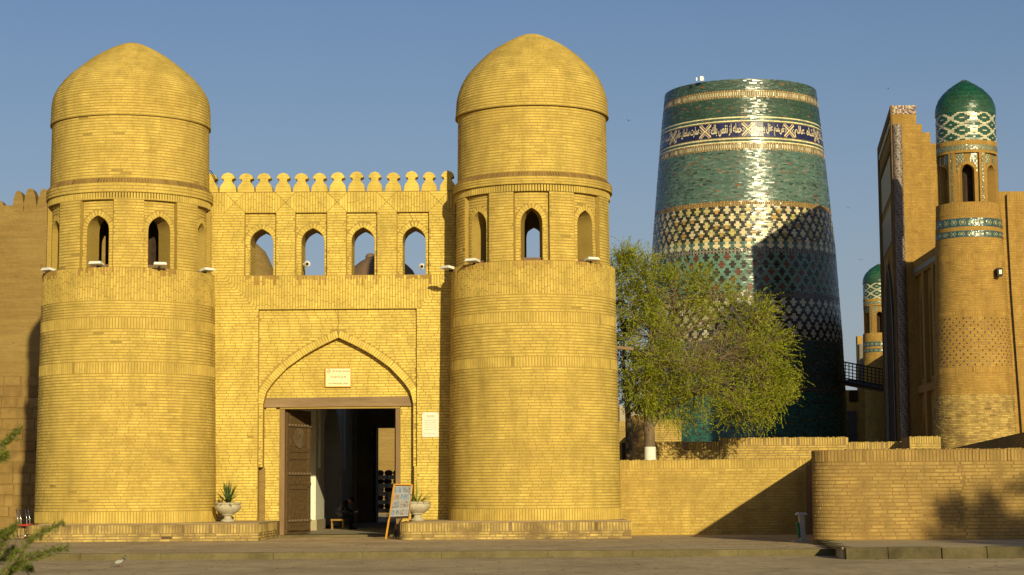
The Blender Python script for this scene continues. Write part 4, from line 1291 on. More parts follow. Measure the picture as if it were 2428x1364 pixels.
for (u0, u1, v0, v1) in ((.06, .46, .76, .95), (.52, .95, .78, .95), (.05, .40, .52, .72), (.45, .93, .55, .73), (.05, .45, .27, .48), (.5, .95, .28, .50), (.02, .26, .03, .22), (.31, .50, .04, .22), (.54, .80, .04, .22), (.84, .98, .05, .22)):
    mb = MB(); quad_slab(mb, [bil(u0, v0) + nrm * .026, bil(u1, v0) + nrm * .026, bil(u1, v1) + nrm * .026, bil(u0, v1) + nrm * .026], .003); fix_normals(mb.build('picture', M_PIC[k % 3], pb)); k += 1
footL, footR = P(915, 1279, 57.35), P(963, 1274, 57.8); footL.z = 0; footR.z = 0
for a, b in ((footL, TLc + (TLc - BLc) * .03), (footR, TRc + (TRc - BRc) * .03)):
    mb = MB(); mb.bar(a, b + nrm * .02, .05, .035); mb.build('leg', M_ORANGE, pb)
mb = MB(); mb.bar(TLc + (TLc - BLc) * .04, TRc + (TRc - BRc) * .04, .05, .04); mb.build('top_rail', M_ORANGE, pb)
for q in (TLc, TRc):
    mb = MB(); mb.bar((q.x + .03, q.y + .62, 0), q, .035, .03); mb.build('rear_leg', M_DARKWOOD, pb)

# chairs at the left edge
def chair_proto(loc, label):
    t = thing('metal_chair', label, 'chair', loc, 'red-seated metal chairs at the left edge')
    x, y, z = loc
    # side-on chair facing +X: back at -X
    for yy in (-.19, .19):
        mb = MB(); mb.tube([(x - .17, y + yy, z), (x - .15, y + yy, z + .45), (x - .155, y + yy, z + .62), (x - .215, y + yy, z + .92)], .013, 8); mb.build('back_leg', M_CHROME, t, smooth=True)
        mb = MB(); mb.tube([(x + .20, y + yy, z), (x + .18, y + yy, z + .43)], .012, 8); mb.build('front_leg', M_CHROME, t, smooth=True)
        mb = MB(); mb.tube([(x - .165, y + yy, z + .13), (x + .195, y + yy, z + .13)], .008, 6); mb.build('stretcher', M_CHROME, t, smooth=True)
    mb = MB()
    pr = [(-.19, .0), (.19, .0), (.21, .02), (.19, .045), (-.19, .045), (-.21, .02)]
    V = [(x + .01 + a, y - .20, z + .43 + b) for a, b in pr] + [(x + .01 + a, y + .20, z + .43 + b) for a, b in pr]
    mb.add(V, [tuple(range(6)), tuple(range(6, 12))[::-1]] + [((i + 1) % 6, i, 6 + i, 6 + (i + 1) % 6) for i in range(6)]); mb.build('seat', M_RED, t)
    for k in range(7):
        zz_ = .60 + k * .048; xx = -.155 - .06 * (zz_ - .6) / .3
        mb = MB(); mb.tube([(x + xx, y - .19, z + zz_), (x + xx - .015, y, z + zz_), (x + xx, y + .19, z + zz_)], .006, 6); mb.build('back_rail', M_CHROME, t, smooth=True)
    return t
cp = P(52, 1279, 59.4)
ch1 = chair_proto((cp.x + .07, 59.4, 0), 'leftmost metal chair with a red seat, standing clear of the brick plinth')
ch1.rotation_euler.z = 0
ch2 = ch1.copy(); C.objects.link(ch2); c2 = P(76, 1279, 60.6); ch2.location = (c2.x + .03, 60.6, 0)
ch2['label'] = 'second metal chair with a red seat, partly hidden behind the corner of the brick plinth'
for k_ in list(ch1.children):
    q = k_.copy(); C.objects.link(q); q.parent = ch2

# floodlights on the tower ledges
def floodlight(label, px, py, Y, yaw, tilt=8, group='white floodlights on the tower ledges'):
    p = P(px, py, Y)
    t = thing('floodlight', label, 'floodlight', (p.x, Y, p.z), group)
    t.rotation_euler = (0, 0, rad(yaw))
    def bb(name, mat, x0, x1, y0, y1, z0, z1, rot=0, top=0):
        M = Matrix.Rotation(rad(rot), 4, 'X')
        mb = MB(); mb.hexa([(x0, y0, z0), (x1, y0, z0), (x1, y1, z0), (x0, y1, z0)], [(x0 + top, y0 + top, z1), (x1 - top, y0 + top, z1), (x1 - top, y1 - top, z1), (x0 + top, y1 - top, z1)])
        V = [tuple(M @ Vector(v)) for v in mb.v]
        me = bpy.data.meshes.new(name); me.from_pydata(V, [], mb.f); me.materials.append(mat); o = bpy.data.objects.new(name, me); C.objects.link(o); o.parent = t
    bb('housing', M_WHITE, -.20, .20, -.16, .14, -.03, .05, -tilt, .03)
    bb('lens', M_METAL, -.17, .17, -.13, .11, -.036, -.029, -tilt)
    bb('bracket', M_BLACK, -.03, .03, .06, .40, -.10, -.045, 0)
    bb('mount', M_BLACK, -.04, .04, .34, .40, -.22, -.05, 0)
def on_tower(X0, r, px):
    """depth of the ledge edge of a tower at a picture column"""
    x = P(px, 640, YT - 1).x; dx = max(-r * .98, min(r * .98, x - X0)); return YT - math.sqrt(max(.01, r * r - dx * dx)), dx
for (lab, X0, r, px, py) in (
        ('white floodlight at the left edge of the left tower ledge', XL, RL, 116, 641),
        ('white floodlight below the left window of the left tower', XL, RL, 229, 626),
        ('white floodlight below the right window of the left tower', XL, RL, 379, 628),
        ('white floodlight where the left tower meets the gateway wall', XL, RL, 491, 641),
        ('white floodlight where the right tower meets the gateway wall', XR, RR_, 1062, 636),
        ('white floodlight below the left window of the right tower', XR, RR_, 1121, 619),
        ('white floodlight below the right window of the right tower', XR, RR_, 1403, 616)):
    Yl, dx = on_tower(X0, r, px); floodlight(lab, px, py, Yl - .16, -math.degrees(math.asin(max(-1, min(1, dx / r)))) * -.6)

# horn loudspeakers in two of the open windows
def horn(label, px, py, Y, flip):
    p = P(px, py, Y); t = thing('horn_speaker', label, 'loudspeaker', (p.x, Y, p.z), 'small horn loudspeakers in the open windows')
    mb = MB(); mb.lathe((0, 0, 0), [(.03, 0), (.035, .08), (.05, .14), (.10, .20), (.105, .21)], 16)
    mb.v = [(p.x + a, Y - c, p.z + b) for a, b, c in mb.v]; mb.build('horn', M_WHITE, t, smooth=True)
    mb = MB(); mb.lathe((0, 0, 0), [(.05, 0), (.02, .012)], 12); mb.v = [(p.x + a, Y - .212 - c, p.z + b) for a, b, c in mb.v]; mb.build('driver', M_BLACK, t)
    s_ = -1 if flip else 1
    mb = MB(); mb.bar((p.x, Y, p.z), (p.x + s_ * .32, Y + .05, p.z + .05), .03, .03); mb.build('arm', M_WHITE, t)
    if not flip: return
    mb = MB(); mb.box(p.x - .42, p.x - .30, Y, Y + .1, p.z - .03, p.z + .16); mb.build('junction_box', M_WHITE, t)
horn('white horn loudspeaker with a junction box in the second open window of the gateway', 730, 628, YW + .5, True)
horn('white horn loudspeaker in the rightmost open window of the gateway', 1001, 634, YW + .5, False)

# hanging cable over the left tower's edge, and the stub beam on the right tower
mb = MB(); a = P(502, 408, YW - .1); b_ = P(508, 418, YW - .1); c_ = P(516, 436, YW - .1)
mb.tube([P(496, 404, YW - .1), a, b_, c_], .014, 6); o = mb.build('loose_cable', M_BLACK, loc=(a.x, YW - .1, a.z)); tag(o, 'loose black cable hanging beside the leftmost merlon of the gateway', 'cable')
mb = MB(); a = P(1470, 822, 60.4); b_ = P(1502, 828, 60.4)
mb.bar(a - Vector((.3, 0, 0)), b_, .10, .09); o = mb.build('wooden_beam', M_WOODH, loc=tuple(a)); tag(o, 'short wooden beam sticking out of the right side of the right gate tower', 'beam')

# ================================================================== figures
def skin(name, verts, edges, radii, mat, parent, loc=None, root=0, sub=2):
    base = rootloc(parent) if parent is not None else Vector(loc)
    me = bpy.data.meshes.new(name); me.from_pydata([tuple(Vector(v) - base) for v in verts], edges, []); me.update()
    o = bpy.data.objects.new(name, me); C.objects.link(o)
    if parent is not None: o.parent = parent
    else: o.location = base
    m = o.modifiers.new('skin', 'SKIN'); m.use_smooth_shade = True
    for i, r in enumerate(radii):
        r = r if isinstance(r, tuple) else (r, r)
        me.skin_vertices[0].data[i].radius = r
        me.skin_vertices[0].data[i].use_root = (i == root)
    s = o.modifiers.new('sub', 'SUBSURF'); s.levels = sub; s.render_levels = sub
    me.materials.append(mat)
    return o
def ensure_skin(me):
    pass
# Mesh skin layer must exist before radii are set: add the modifier first (done above)

def ellipsoid(mb, c, r, n=14, m=9, rot=None):
    base = len(mb.v)
    for j in range(m + 1):
        ph = math.pi * j / m
        for i in range(n):
            a = 2 * math.pi * i / n
            v = Vector((r[0] * math.sin(ph) * math.cos(a), r[1] * math.sin(ph) * math.sin(a), r[2] * math.cos(ph)))
            if rot: v = rot @ v
            mb.v.append(tuple(Vector(c) + v))
    for j in range(m):
        for i in range(n):
            a = base + j * n + i; b = base + j * n + (i + 1) % n
            mb.f.append((a, a + n, b + n, b))

YP = 70.6
pp = P(818, 1258, YP); px_, pz_ = pp.x, .05
def W3(x, y, z): return (px_ + x, YP + y, pz_ + z)      # +x = the way the person faces (right in the picture)
person = thing('person', 'person in black clothes and cap sitting bent forward over their hands inside the doorway', 'person', (px_ - .15, YP, .05))
body_v = [W3(-.26, 0, .50), W3(-.24, 0, .62), W3(-.14, 0, .80), W3(-.02, 0, .93), W3(.06, 0, .99), W3(.14, 0, 1.00),     # pelvis, spine, neck, head base
          W3(-.02, .19, .90), W3(.10, .23, .68), W3(.30, .12, .62),      # left arm
          W3(-.02, -.19, .90), W3(.10, -.23, .68), W3(.30, -.10, .62),   # right arm
          W3(-.20, .10, .50), W3(.22, .14, .50), W3(.20, .14, .10), W3(.34, .15, .04),
          W3(-.20, -.10, .50), W3(.22, -.14, .50), W3(.16, -.14, .10), W3(.30, -.15, .04)]
body_e = [(0, 1), (1, 2), (2, 3), (3, 4), (4, 5), (3, 6), (6, 7), (7, 8), (3, 9), (9, 10), (10, 11), (0, 12), (12, 13), (13, 14), (14, 15), (0, 16), (16, 17), (17, 18), (18, 19)]
body_r = [.15, (.15, .12), (.17, .12), (.15, .11), .065, .07, .075, .055, .035, .075, .055, .035, .095, .075, .05, .045, .095, .075, .05, .045]
skin('body', body_v, body_e, body_r, M_CLOTH, person)
mb = MB(); hc = Vector(W3(.20, 0, 1.03)); rt = Matrix.Rotation(rad(55), 3, 'Y')
ellipsoid(mb, hc, (.085, .075, .11), 18, 12, rt)
ellipsoid(mb, hc + rt @ Vector((.088, 0, -.01)), (.018, .013, .022), 8, 6, rt)
for s_ in (-1, 1):
    ellipsoid(mb, hc + rt @ Vector((0, s_ * .076, -.005)), (.018, .010, .028), 8, 6, rt)
    ellipsoid(mb, hc + rt @ Vector((.076, s_ * .03, .015)), (.010, .012, .007), 8, 6, rt)
ellipsoid(mb, hc + rt @ Vector((.075, 0, -.055)), (.012, .026, .008), 8, 6, rt)
mb.build('head', M_SKIN, person, smooth=True)
mb = MB(); ellipsoid(mb, hc + rt @ Vector((-.012, 0, .03)), (.095, .084, .095), 18, 10, rt); mb.build('cap', M_HAIR, person, smooth=True)
mb = MB(); q = hc + rt @ Vector((.10, 0, .045)); ellipsoid(mb, q, (.06, .06, .010), 14, 6, rt); mb.build('cap_peak', M_HAIR, person, smooth=True)
for s_ in (-1, 1):       # hands: palm and five bent fingers holding a small book
    w0 = Vector(W3(.30, s_ * .11, .62)); V = [w0, w0 + Vector((.05, -s_ * .02, -.005)), w0 + Vector((.09, -s_ * .035, -.01))]; E = [(0, 1), (1, 2)]; RRa = [.026, (.034, .02), (.036, .016)]
    for f in range(4):
        o_ = Vector((0, (f - 1.5) * .019, 0)); k = len(V); L_ = (.032, .037, .034, .026)[f]
        V += [V[2] + o_ + Vector((.015, 0, .004)), V[2] + o_ + Vector((.015 + L_, -s_ * .008, .0)), V[2] + o_ + Vector((.015 + L_ * 1.6, -s_ * .015, -.02))]
        E += [(2, k), (k, k + 1), (k + 1, k + 2)]; RRa += [.009, .0085, .007]
    k = len(V); V += [V[1] + Vector((.02, -s_ * .03, .012)), V[1] + Vector((.05, -s_ * .045, .012))]; E += [(1, k), (k, k + 1)]; RRa += [.011, .009]
    skin('hand', V, E, RRa, M_SKIN, person, sub=1)
mb = MB(); c0 = Vector(W3(.42, 0, .64)); mb.hexa([c0 + Vector(v) for v in ((-.06, -.09, -.02), (.06, -.09, .0), (.06, .09, .0), (-.06, .09, -.02))], [c0 + Vector(v) for v in ((-.06, -.09, .0), (.06, -.09, .02), (.06, .09, .02), (-.06, .09, .0))])
o = mb.build('book', M_WHITE, loc=tuple(c0)); tag(o, 'small open book held by the person sitting inside the doorway', 'book')
for s_ in (-1, 1):
    mb = MB(); ellipsoid(mb, W3((.30 if s_ > 0 else .26), s_ * .15, .035), (.14, .05, .04), 12, 8); mb.build('shoe', M_BLACK, person, smooth=True)
# stool
st = thing('wooden_stool', 'low yellow wooden stool under the seated person in the doorway', 'stool', (px_ - .25, YP, .05))
mb = MB(); mb.box(px_ - .50, px_ - .02, YP - .20, YP + .20, .36, .42); mb.build('seat', M_STOOL, st)
for (a, b) in ((-.48, -.18), (-.48, .15), (-.08, -.18), (-.08, .15)):
    mb = MB(); mb.box(px_ + a, px_ + a + .04, YP + b, YP + b + .04, .05, .36); mb.build('leg', M_STOOL, st)

# hat rack beyond the passage
YH = 93.0
hx0, hx1 = P(888, 1200, YH).x, P(948, 1200, YH).x
hr = thing('hat_rack', 'grey shelf rack with fur hats standing beyond the dark passage', 'rack', ((hx0 + hx1) / 2, YH, 0))
hz = [PZ(y, YH, 912) for y in (1227, 1206, 1186, 1166, 1147, 1127)]
for i, z in enumerate(hz):
    mb = MB(); mb.box(hx0, hx1, YH, YH + .45, z - .03, z); mb.build('shelf', M_PLASTER2, hr)
    if i > 0:
        mb = MB(); mb.box(hx0, hx1, YH - .012, YH - .001, z - .20, z - .01); mb.build('shelf_front', M_PLASTER2, hr)
mb = MB(); mb.box(hx0, hx1, YH + .01, YH + .44, .0, hz[0] - .03); mb.build('base', M_MARBLE, hr)
for x in (hx0, (hx0 + hx1) / 2 - .02, hx1 - .03):
    mb = MB(); mb.box(x, x + .03, YH - .03, YH - .013, 0, hz[-1] + .1); mb.build('post', M_BLACK, hr)
M_FUR = [noise_mat('brown fur', (.05, .028, .015), (.11, .065, .035), 22, 1, 1.0, 50, bdist=.04), noise_mat('black fur', (.012, .01, .009), (.03, .025, .02), 22, 1, 1.0, 50, bdist=.04), noise_mat('pale fur', (.42, .34, .24), (.6, .52, .4), 22, 1, 1.0, 50, bdist=.04)]
wds = ['bottom', 'second', 'third', 'fourth', 'fifth', 'top']; cn = ['brown', 'black', 'pale']; pn = ['left', 'middle', 'right']
for i in range(1, 6):
    for j in range(3):
        kx = (i * 2 + j * 2 + i // 2) % 3 if i != 5 else (0, 0, 1)[j]
        if i < 4: kx = (1, 0, 1, 2, 1)[(i + j) % 5]
        x = hx0 + .22 + j * .42 + R.uniform(-.03, .03); mb = MB()
        mb.lathe((x, YH + .2, hz[i]), [(.15, 0), (.19, .05), (.20, .12), (.17, .19), (.10, .235), (.02, .245)], 14)
        o = mb.build('fur_hat', M_FUR[kx], loc=(x, YH + .2, hz[i]), smooth=True)
        tag(o, '%s fur hat at the %s of the %s shelf of the rack beyond the passage' % (cn[kx], pn[j], wds[i]), 'hat', 'fur hats on the rack')

# ================================================================== walls right of the gate
YA = 60.5
xa0 = XR + RR_ * .6; xa1 = P(1926, 1100, YA).x
low_wall('yard_wall', 'low brick wall with upright coping running right from the right gate tower behind the litter bin', xa0, xa1 + .3, YA, YA + .4, PZ(1091, YA, 1700), M_BRICK_L, M_MORTAR, rough=.003)
# corner wall nearer the camera, with a rounded corner
YD = 48.9; zD = PZ(1066, YD, 2200)
xc_ = P(1938, 1200, YD).x
td = thing('corner_wall', 'brick wall with a rounded corner and upright coping at the right, nearest the camera', 'wall', (xc_ + 3, YD, 0))
far = Vector((P(1929, 1100, YA).x, YA, 0)); r = .75
dirS = (far - Vector((xc_, YD + r, 0))).normalized()
mb = MB(); nS = Vector((-dirS.y, dirS.x, 0))
pts = [far + Vector((0, -.02, 0)), Vector((xc_, YD + r, 0))]
cc = Vector((xc_ + r, YD + r, 0))
arc = [cc + Vector((-r * math.cos(a), -r * math.sin(a), 0)) for a in [math.pi / 2 * i / 8 for i in range(1, 9)]]
poly = pts + arc + [Vector((16.5, YD, 0)), Vector((16.5, YD + .4, 0)), cc + Vector((0, -r + .4, 0)), far + Vector((.42, 0, 0))]
n = len(poly)
mb.add([(p.x, p.y, 0) for p in poly] + [(p.x, p.y, zD) for p in poly], [tuple(range(n))[::-1], tuple(range(n, 2 * n))] + [(i, (i + 1) % n, n + (i + 1) % n, n + i) for i in range(n)])
fix_normals(mb.build('core', M_MORTAR_C, td))
Fd = Field(); zc_ = zD - .30
S = Flat((0, YD, 0), (1, 0, 0), (0, -1, 0)); xcr = P(2281, 1200, YD).x
SB = Bent(cc.x, cc.y, r); ucr = xcr - cc.x; q = -math.pi / 2 * r
def crk(v): return ucr + .07 * math.sin(v * 9.0) + .05 * math.sin(v * 23.0 + 1) + .03 * math.sin(v * 57.0)
courses(Fd, SB, q, lambda v: crk(v) - .022, .11, zc_, L=.36, pitch=.092, rough=.003)
Fd2 = Field(); courses(Fd2, SB, lambda v: crk(v) + .022, 16.4 - cc.x, .11, zc_, L=.34, pitch=.088, rough=.010)
courses(Fd2, SB, ucr + .02, 16.4 - cc.x, zc_, zD, 'v', L=.30, rough=.016, d1=.018)
courses(Fd, SB, q, ucr, zc_, zD, 'v', L=.30, rough=.005, d1=.014)
# side face towards the yard: outward normal to the left
L_ = (far - Vector((xc_, YD + r, 0))).length
Sd_ = Flat((far.x, far.y, 0), tuple(-dirS), (-dirS.y, dirS.x, 0))
courses(Fd, Sd_, .05, L_, 0, zc_); courses(Fd, Sd_, .05, L_, zc_, zD, 'v', L=.3)
St = FlatG((0, 0, zD), (1, 0, 0), (0, 0, 1)); x = cc.x
while x < 16.3:
    Fd.add(St, x + .006, x + .082, YD - .012, YD + .32, -.002, .016 + R.uniform(-.011, .014)); x += .0875
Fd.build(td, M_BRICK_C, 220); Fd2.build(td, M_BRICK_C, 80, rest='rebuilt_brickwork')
mb = MB(); mb.box(P(1913, 1200, YA - .5).x - .02, P(1924, 1200, YA - .5).x, YA - .55, YA - .35, 0, 2.1); mb.build('gate_post', M_WOOD, td)

# litter bin
bc_ = P(1900, 1282, 52.3)
bt = thing('litter_bin', 'small grey litter bin with a pitched cap and green sides beside the corner wall', 'bin', (bc_.x, 52.3, 0))
bw = .19
mb = MB(); mb.hexa([(bc_.x - .34, 52.05, .0), (bc_.x + .34, 52.05, .0), (bc_.x + .34, 52.6, .0), (bc_.x - .34, 52.6, .0)], [(bc_.x - .32, 52.07, .04), (bc_.x + .32, 52.07, .04), (bc_.x + .32, 52.58, .04), (bc_.x - .32, 52.58, .04)]); mb.build('base', M_BINGREY, bt)
mb = MB(); mb.hexa([(bc_.x - .03, 52.12, .04), (bc_.x + .17, 52.12, .04), (bc_.x + .17, 52.5, .04), (bc_.x - .03, 52.5, .04)], [(bc_.x - .09, 52.12, 1.22), (bc_.x + .13, 52.12, 1.22), (bc_.x + .13, 52.5, 1.22), (bc_.x - .09, 52.5, 1.22)]); mb.build('post', M_BINGREY, bt)
mb = MB(); mb.hexa([(bc_.x - .12, 52.2, .16), (bc_.x - .035, 52.2, .16), (bc_.x - .035, 52.5, .16), (bc_.x - .12, 52.5, .16)], [(bc_.x - .19, 52.2, .86), (bc_.x - .085, 52.2, .86), (bc_.x - .085, 52.5, .86), (bc_.x - .19, 52.5, .86)]); mb.build('bucket', M_GREEN, bt)
mb = MB(); mb.hexa([(bc_.x + .175, 52.25, .3), (bc_.x + .20, 52.25, .3), (bc_.x + .20, 52.45, .3), (bc_.x + .175, 52.45, .3)], [(bc_.x + .15, 52.25, .86), (bc_.x + .18, 52.25, .86), (bc_.x + .18, 52.45, .86), (bc_.x + .15, 52.45, .86)]); mb.build('bucket', M_GREEN, bt)
mb = MB(); zz = 1.221; mb.hexa([(bc_.x - .23, 52.02, zz), (bc_.x + .27, 52.02, zz), (bc_.x + .27, 52.6, zz), (bc_.x - .23, 52.6, zz)], [(bc_.x - .12, 52.12, zz + .10), (bc_.x + .16, 52.12, zz + .10), (bc_.x + .16, 52.5, zz + .10), (bc_.x - .12, 52.5, zz + .10)]); mb.build('cap', M_METAL, bt)

for o_b in bt.children:
    for v_ in o_b.data.vertices: v_.co.x *= .62; v_.co.y *= .62; v_.co.z *= .575

# walls and blocks behind the tree and the low wall
YB = 67.0
def zf_(y, Y, x=1700): return PZ(y, Y, x)
def xf_(x, Y, y=1060): return P(x, y, Y).x
low_wall('garden_wall', 'lower brick garden wall with worn coping behind the tree trunk', xf_(1545, YB), xf_(1705, YB), YB, YB + .4, zf_(1048, YB), n=120)
low_wall('garden_wall', 'taller brick garden wall in front of the foot of the turquoise minaret', xf_(1706, YB), xf_(2011, YB), YB, YB + .4, zf_(1039.5, YB), n=200, ends=('R',))
low_wall('garden_wall', 'thin pale brick parapet between the minaret foot and the brick pillar', xf_(1990, 74), xf_(2160, 74), 74, 74.4, zf_(1049, 74, 2080), n=60, cat='parapet')
low_wall('brick_pillar', 'short squat brick pillar rising above the corner wall', xf_(2157, 72), xf_(2231, 72), 72, 73.5, zf_(1036, 72, 2190), n=60, ends=('R',), cat='pillar')
low_wall('brick_hut', 'small plain brick hut wall right of the tree trunk', xf_(1530, 79), xf_(1616, 79), 79, 82, zf_(996, 79, 1570), n=120, ends=('R',), cat='hut')
low_wall('brick_house', 'brick house wall between the right gate tower and the tree trunk', xf_(1440, 84), xf_(1502, 84), 84, 86, zf_(1000, 84, 1480), n=80, cat='house')
mb = MB(); mb.box(xf_(1475, 83.9), xf_(1499, 83.9), 83.85, 83.95, 0, zf_(1050, 83.9, 1487)); o = mb.build('dark_doorway', M_DARKWOOD, loc=(xf_(1487, 83.9), 83.85, 0)); tag(o, 'dark doorway at the foot of the house beside the right gate tower', 'door')
low_wall('shaded_pier', 'tall brick pier in painted shade standing just left of the tree trunk', xf_(1500, 76), xf_(1530, 76), 76, 76.6, zf_(986, 76, 1515), M_BRICK_W, M_MORTAR_P, n=120, cap=False, cat='pier')  # the pier's shade is put into its brick colour
mb = MB(); mb.box(xf_(1470, 90), xf_(1530, 90), 90, 93, 0, zf_(962, 90, 1500)); o = mb.build('plastered_house', M_PLASTER2, loc=(xf_(1500, 90), 90, 0)); tag(o, 'pale plastered house end just visible behind the tall brick pier', 'house')
# shaded ramp wall coming towards the camera at the right
p0, p1 = Vector((P(2255, 1064, 92).x, 92, 0)), Vector((P(2432, 1024, 68).x, 68, 0))
z0_, z1_ = PZ(1064, 92, 2255), PZ(1024, 68, 2432)
ext = (p1 - p0) * 1.25; p1e = p0 + ext; z1e = z0_ + (z1_ - z0_) * 1.25
mb = MB(); o_ = Vector((.5, 0, 0))
mb.hexa([p0, p1e, p1e + o_, p0 + o_], [p0 + Vector((0, 0, z0_)), p1e + Vector((0, 0, z1e)), p1e + o_ + Vector((0, 0, z1e)), p0 + o_ + Vector((0, 0, z0_))])
rw_ = thing('ramp_wall', 'shaded brick wall receding behind the corner wall at the right edge', 'wall', tuple(p0))
fix_normals(mb.build('core', M_MORTAR_M, rw_))
dd = (p1e - p0).normalized(); Lw = (p1e - p0).length
Sw_ = Flat(tuple(p0), tuple(dd), (dd.y * 1.0, -dd.x, 0)); 
if np.dot(Sw_.n, (-1, 0, 0)) < 0: Sw_.n = -Sw_.n
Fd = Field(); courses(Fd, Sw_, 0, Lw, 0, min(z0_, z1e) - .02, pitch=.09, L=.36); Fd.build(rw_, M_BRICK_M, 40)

# ================================================================== vegetation
def leaves_mesh(name, quads, mat, parent):
    A = np.array(quads, float)      # (n, 4, 3)
    n = len(A); fs = np.arange(n * 4).reshape(n, 4)
    o = link_mesh(name, A.reshape(-1, 3), fs, mat, parent); return o

def sprig(out, p, d, ln, n, lw, ll, droop, rng, al=.75):
    """a bent shoot with leaflets, appended as quads"""
    d = d / np.linalg.norm(d); p = p.copy()
    for i in range(n):
        d = d + np.array([rng.normal(0, .10), rng.normal(0, .10), droop / n * 1.0 + rng.normal(0, .08)]); d /= np.linalg.norm(d)
        p = p + d * ln / n
        s = np.cross(d, [0, 0, 1.0]) + rng.normal(0, .35, 3); s -= d * s.dot(d); s /= np.linalg.norm(s) + 1e-9
        u = d * al + s * (1.2 - al) * (1 if i % 2 else -1) + rng.normal(0, .2, 3); u /= np.linalg.norm(u)
        w = np.cross(u, rng.normal(0, 1, 3)); w /= np.linalg.norm(w) + 1e-9
        L_ = ll * rng.uniform(.7, 1.3) * (1.1 - .5 * i / n); ww = lw * rng.uniform(.7, 1.2)
        b = p; m = p + u * L_ * .5
        out.append((b, m + w * ww / 2, p + u * L_, m - w * ww / 2))

def make_tree(name, label, base, trunk, limbs, blobs, nspr, mat, Yd, sp=dict(), twigs=900, rng=None, dens_bottom=1.0, lime=None, bare=None):
    t = thing(name, label, 'tree', base)
    mb = MB()
    for pts, rs in [trunk] + limbs: mb.tube(pts, rs, 10)
    mb.build('trunk', M_BARK, t, smooth=True)
    # secondary branches from limb ends to blob centres
    mb = MB(); ends = [Vector(l[0][-1]) for l in limbs]; mids = [Vector(l[0][len(l[0]) // 2]) for l in limbs]
    nodes = []
    for (c, r) in blobs:
        c = Vector(c); s = min(ends + mids, key=lambda e: (e - c).length)
        k = (s + c) / 2 + Vector((rng.normal(0, .15), rng.normal(0, .15), -.1))
        mb.tube([s, k, c], [.05, .035, .02], 6)
        for _ in range(13):
            v = Vector(rng.normal(0, 1, 3)).normalized() * r[0] * rng.uniform(.55, 1.08)
            v = Vector((v.x, v.y * r[1] / r[0], v.z * r[2] / r[0])); m_ = c + v * .5 + Vector((0, 0, .12 * r[0]))
            mb.tube([c, m_, c + v], [.02, .012, .005], 5)
            nodes.append((c, m_, c + v))
    mb.build('branches', M_BARK, t)['kind'] = 'stuff'
    quads = []; tw = MB()
    for i in range(nspr):
        b0_, b1_, b2_ = nodes[rng.randint(len(nodes))]
        q = rng.uniform(.15, 1.0) ** .7
        a_ = b0_.lerp(b1_, q * 2) if q < .5 else b1_.lerp(b2_, q * 2 - 1)
        p = np.array(a_) + rng.normal(0, sp.get('spread', .13), 3)
        v = np.array((b2_ - b0_).normalized())
        d = v * .9 + np.array([rng.normal(.10, .35), rng.normal(0, .35), rng.uniform(-.25, .75)])
        if bare and rng.random() < bare(p): 
            if rng.random() < .95:
                a = Vector(p); tw.tube([a, a + Vector(d).normalized() * rng.uniform(.25, .5) + Vector(rng.normal(0, .05, 3))], [.007, .003], 3, False)
            continue
        sprig(quads, p, d, sp.get('len', .45) * rng.uniform(.6, 1.35), sp.get('n', 11), sp.get('lw', .035), sp.get('ll', .085), sp.get('droop', -.5), rng, sp.get('al', .75))
        if rng.random() < .25:
            a = Vector(p); tw.tube([a, a + Vector(d).normalized() * .4], [.008, .004], 3, False)
    leaves_mesh('crown', quads, mat, t)
    tw.build('twigs', M_TWIG, t)['kind'] = 'stuff'
    if lime:
        mb = MB(); mb.tube([lime[0], lime[1]], lime[2], 14, False); mb.build('whitewash', M_LIME, t, smooth=True)
    return t
rng = np.random.RandomState(11)
YR = 63.2
tp = lambda x, y, dy=0.0: tuple(P(x, y, YR + dy))
b0 = P(1541, 1090, YR)
base = (b0.x, YR, 0)
trunk = ([(b0.x + .02, YR, 0), (b0.x, YR, .6), tp(1541, 1090), tp(1540, 1030), tp(1536, 1000)], [.26, .21, .185, .175, .20])
limbs = [([tp(1537, 1004), tp(1534, 960, .1), tp(1530, 880, .2), tp(1545, 780, 0)], [.15, .11, .07, .035]),
         ([tp(1545, 1008), tp(1566, 975, .5), tp(1600, 930, .8), tp(1660, 850, .5)], [.12, .085, .06, .03]),
         ([tp(1560, 985), tp(1620, 950, .6), tp(1700, 910, .7), tp(1790, 880, .5)], [.075, .055, .04, .02]),
         ([tp(1534, 960, .1), tp(1570, 860, .8), tp(1600, 740, .9)], [.08, .05, .03])]
def blob(x, y, rp, dy=0.0, sq=1.0):
    c = P(x, y, YR + dy); r_ = rp * YR / F
    return ((c.x, c.y, c.z), (r_, r_ * .85, r_ * sq))
blobs = [blob(1530, 660, 62, .2), blob(1500, 720, 50, .4), blob(1600, 700, 85, .3), blob(1690, 690, 75, 0), blob(1745, 760, 80, .3), blob(1620, 800, 95, -.6), blob(1545, 800, 70, .2),
         blob(1710, 850, 85, -.5), blob(1790, 850, 62, .2), blob(1560, 900, 72, -.3), blob(1650, 930, 88, -.2), blob(1745, 930, 85, .3), blob(1815, 905, 55, 0), blob(1815, 820, 45, .5), blob(1835, 955, 42, -.2), blob(1600, 960, 60, .3), blob(1760, 975, 55, -.4, .6),
         blob(1480, 640, 34, .5), blob(1790, 755, 38, 0), blob(1520, 925, 48, -.7), blob(1575, 870, 60, -1.0), blob(1640, 880, 60, -1.2), blob(1850, 880, 26, .2)]
def bare(p):
    c = P(1690, 830, YR); return .85 * math.exp(-(((p[0] - c.x) / 1.7) ** 2 + ((p[2] - c.z) / 1.25) ** 2)) 
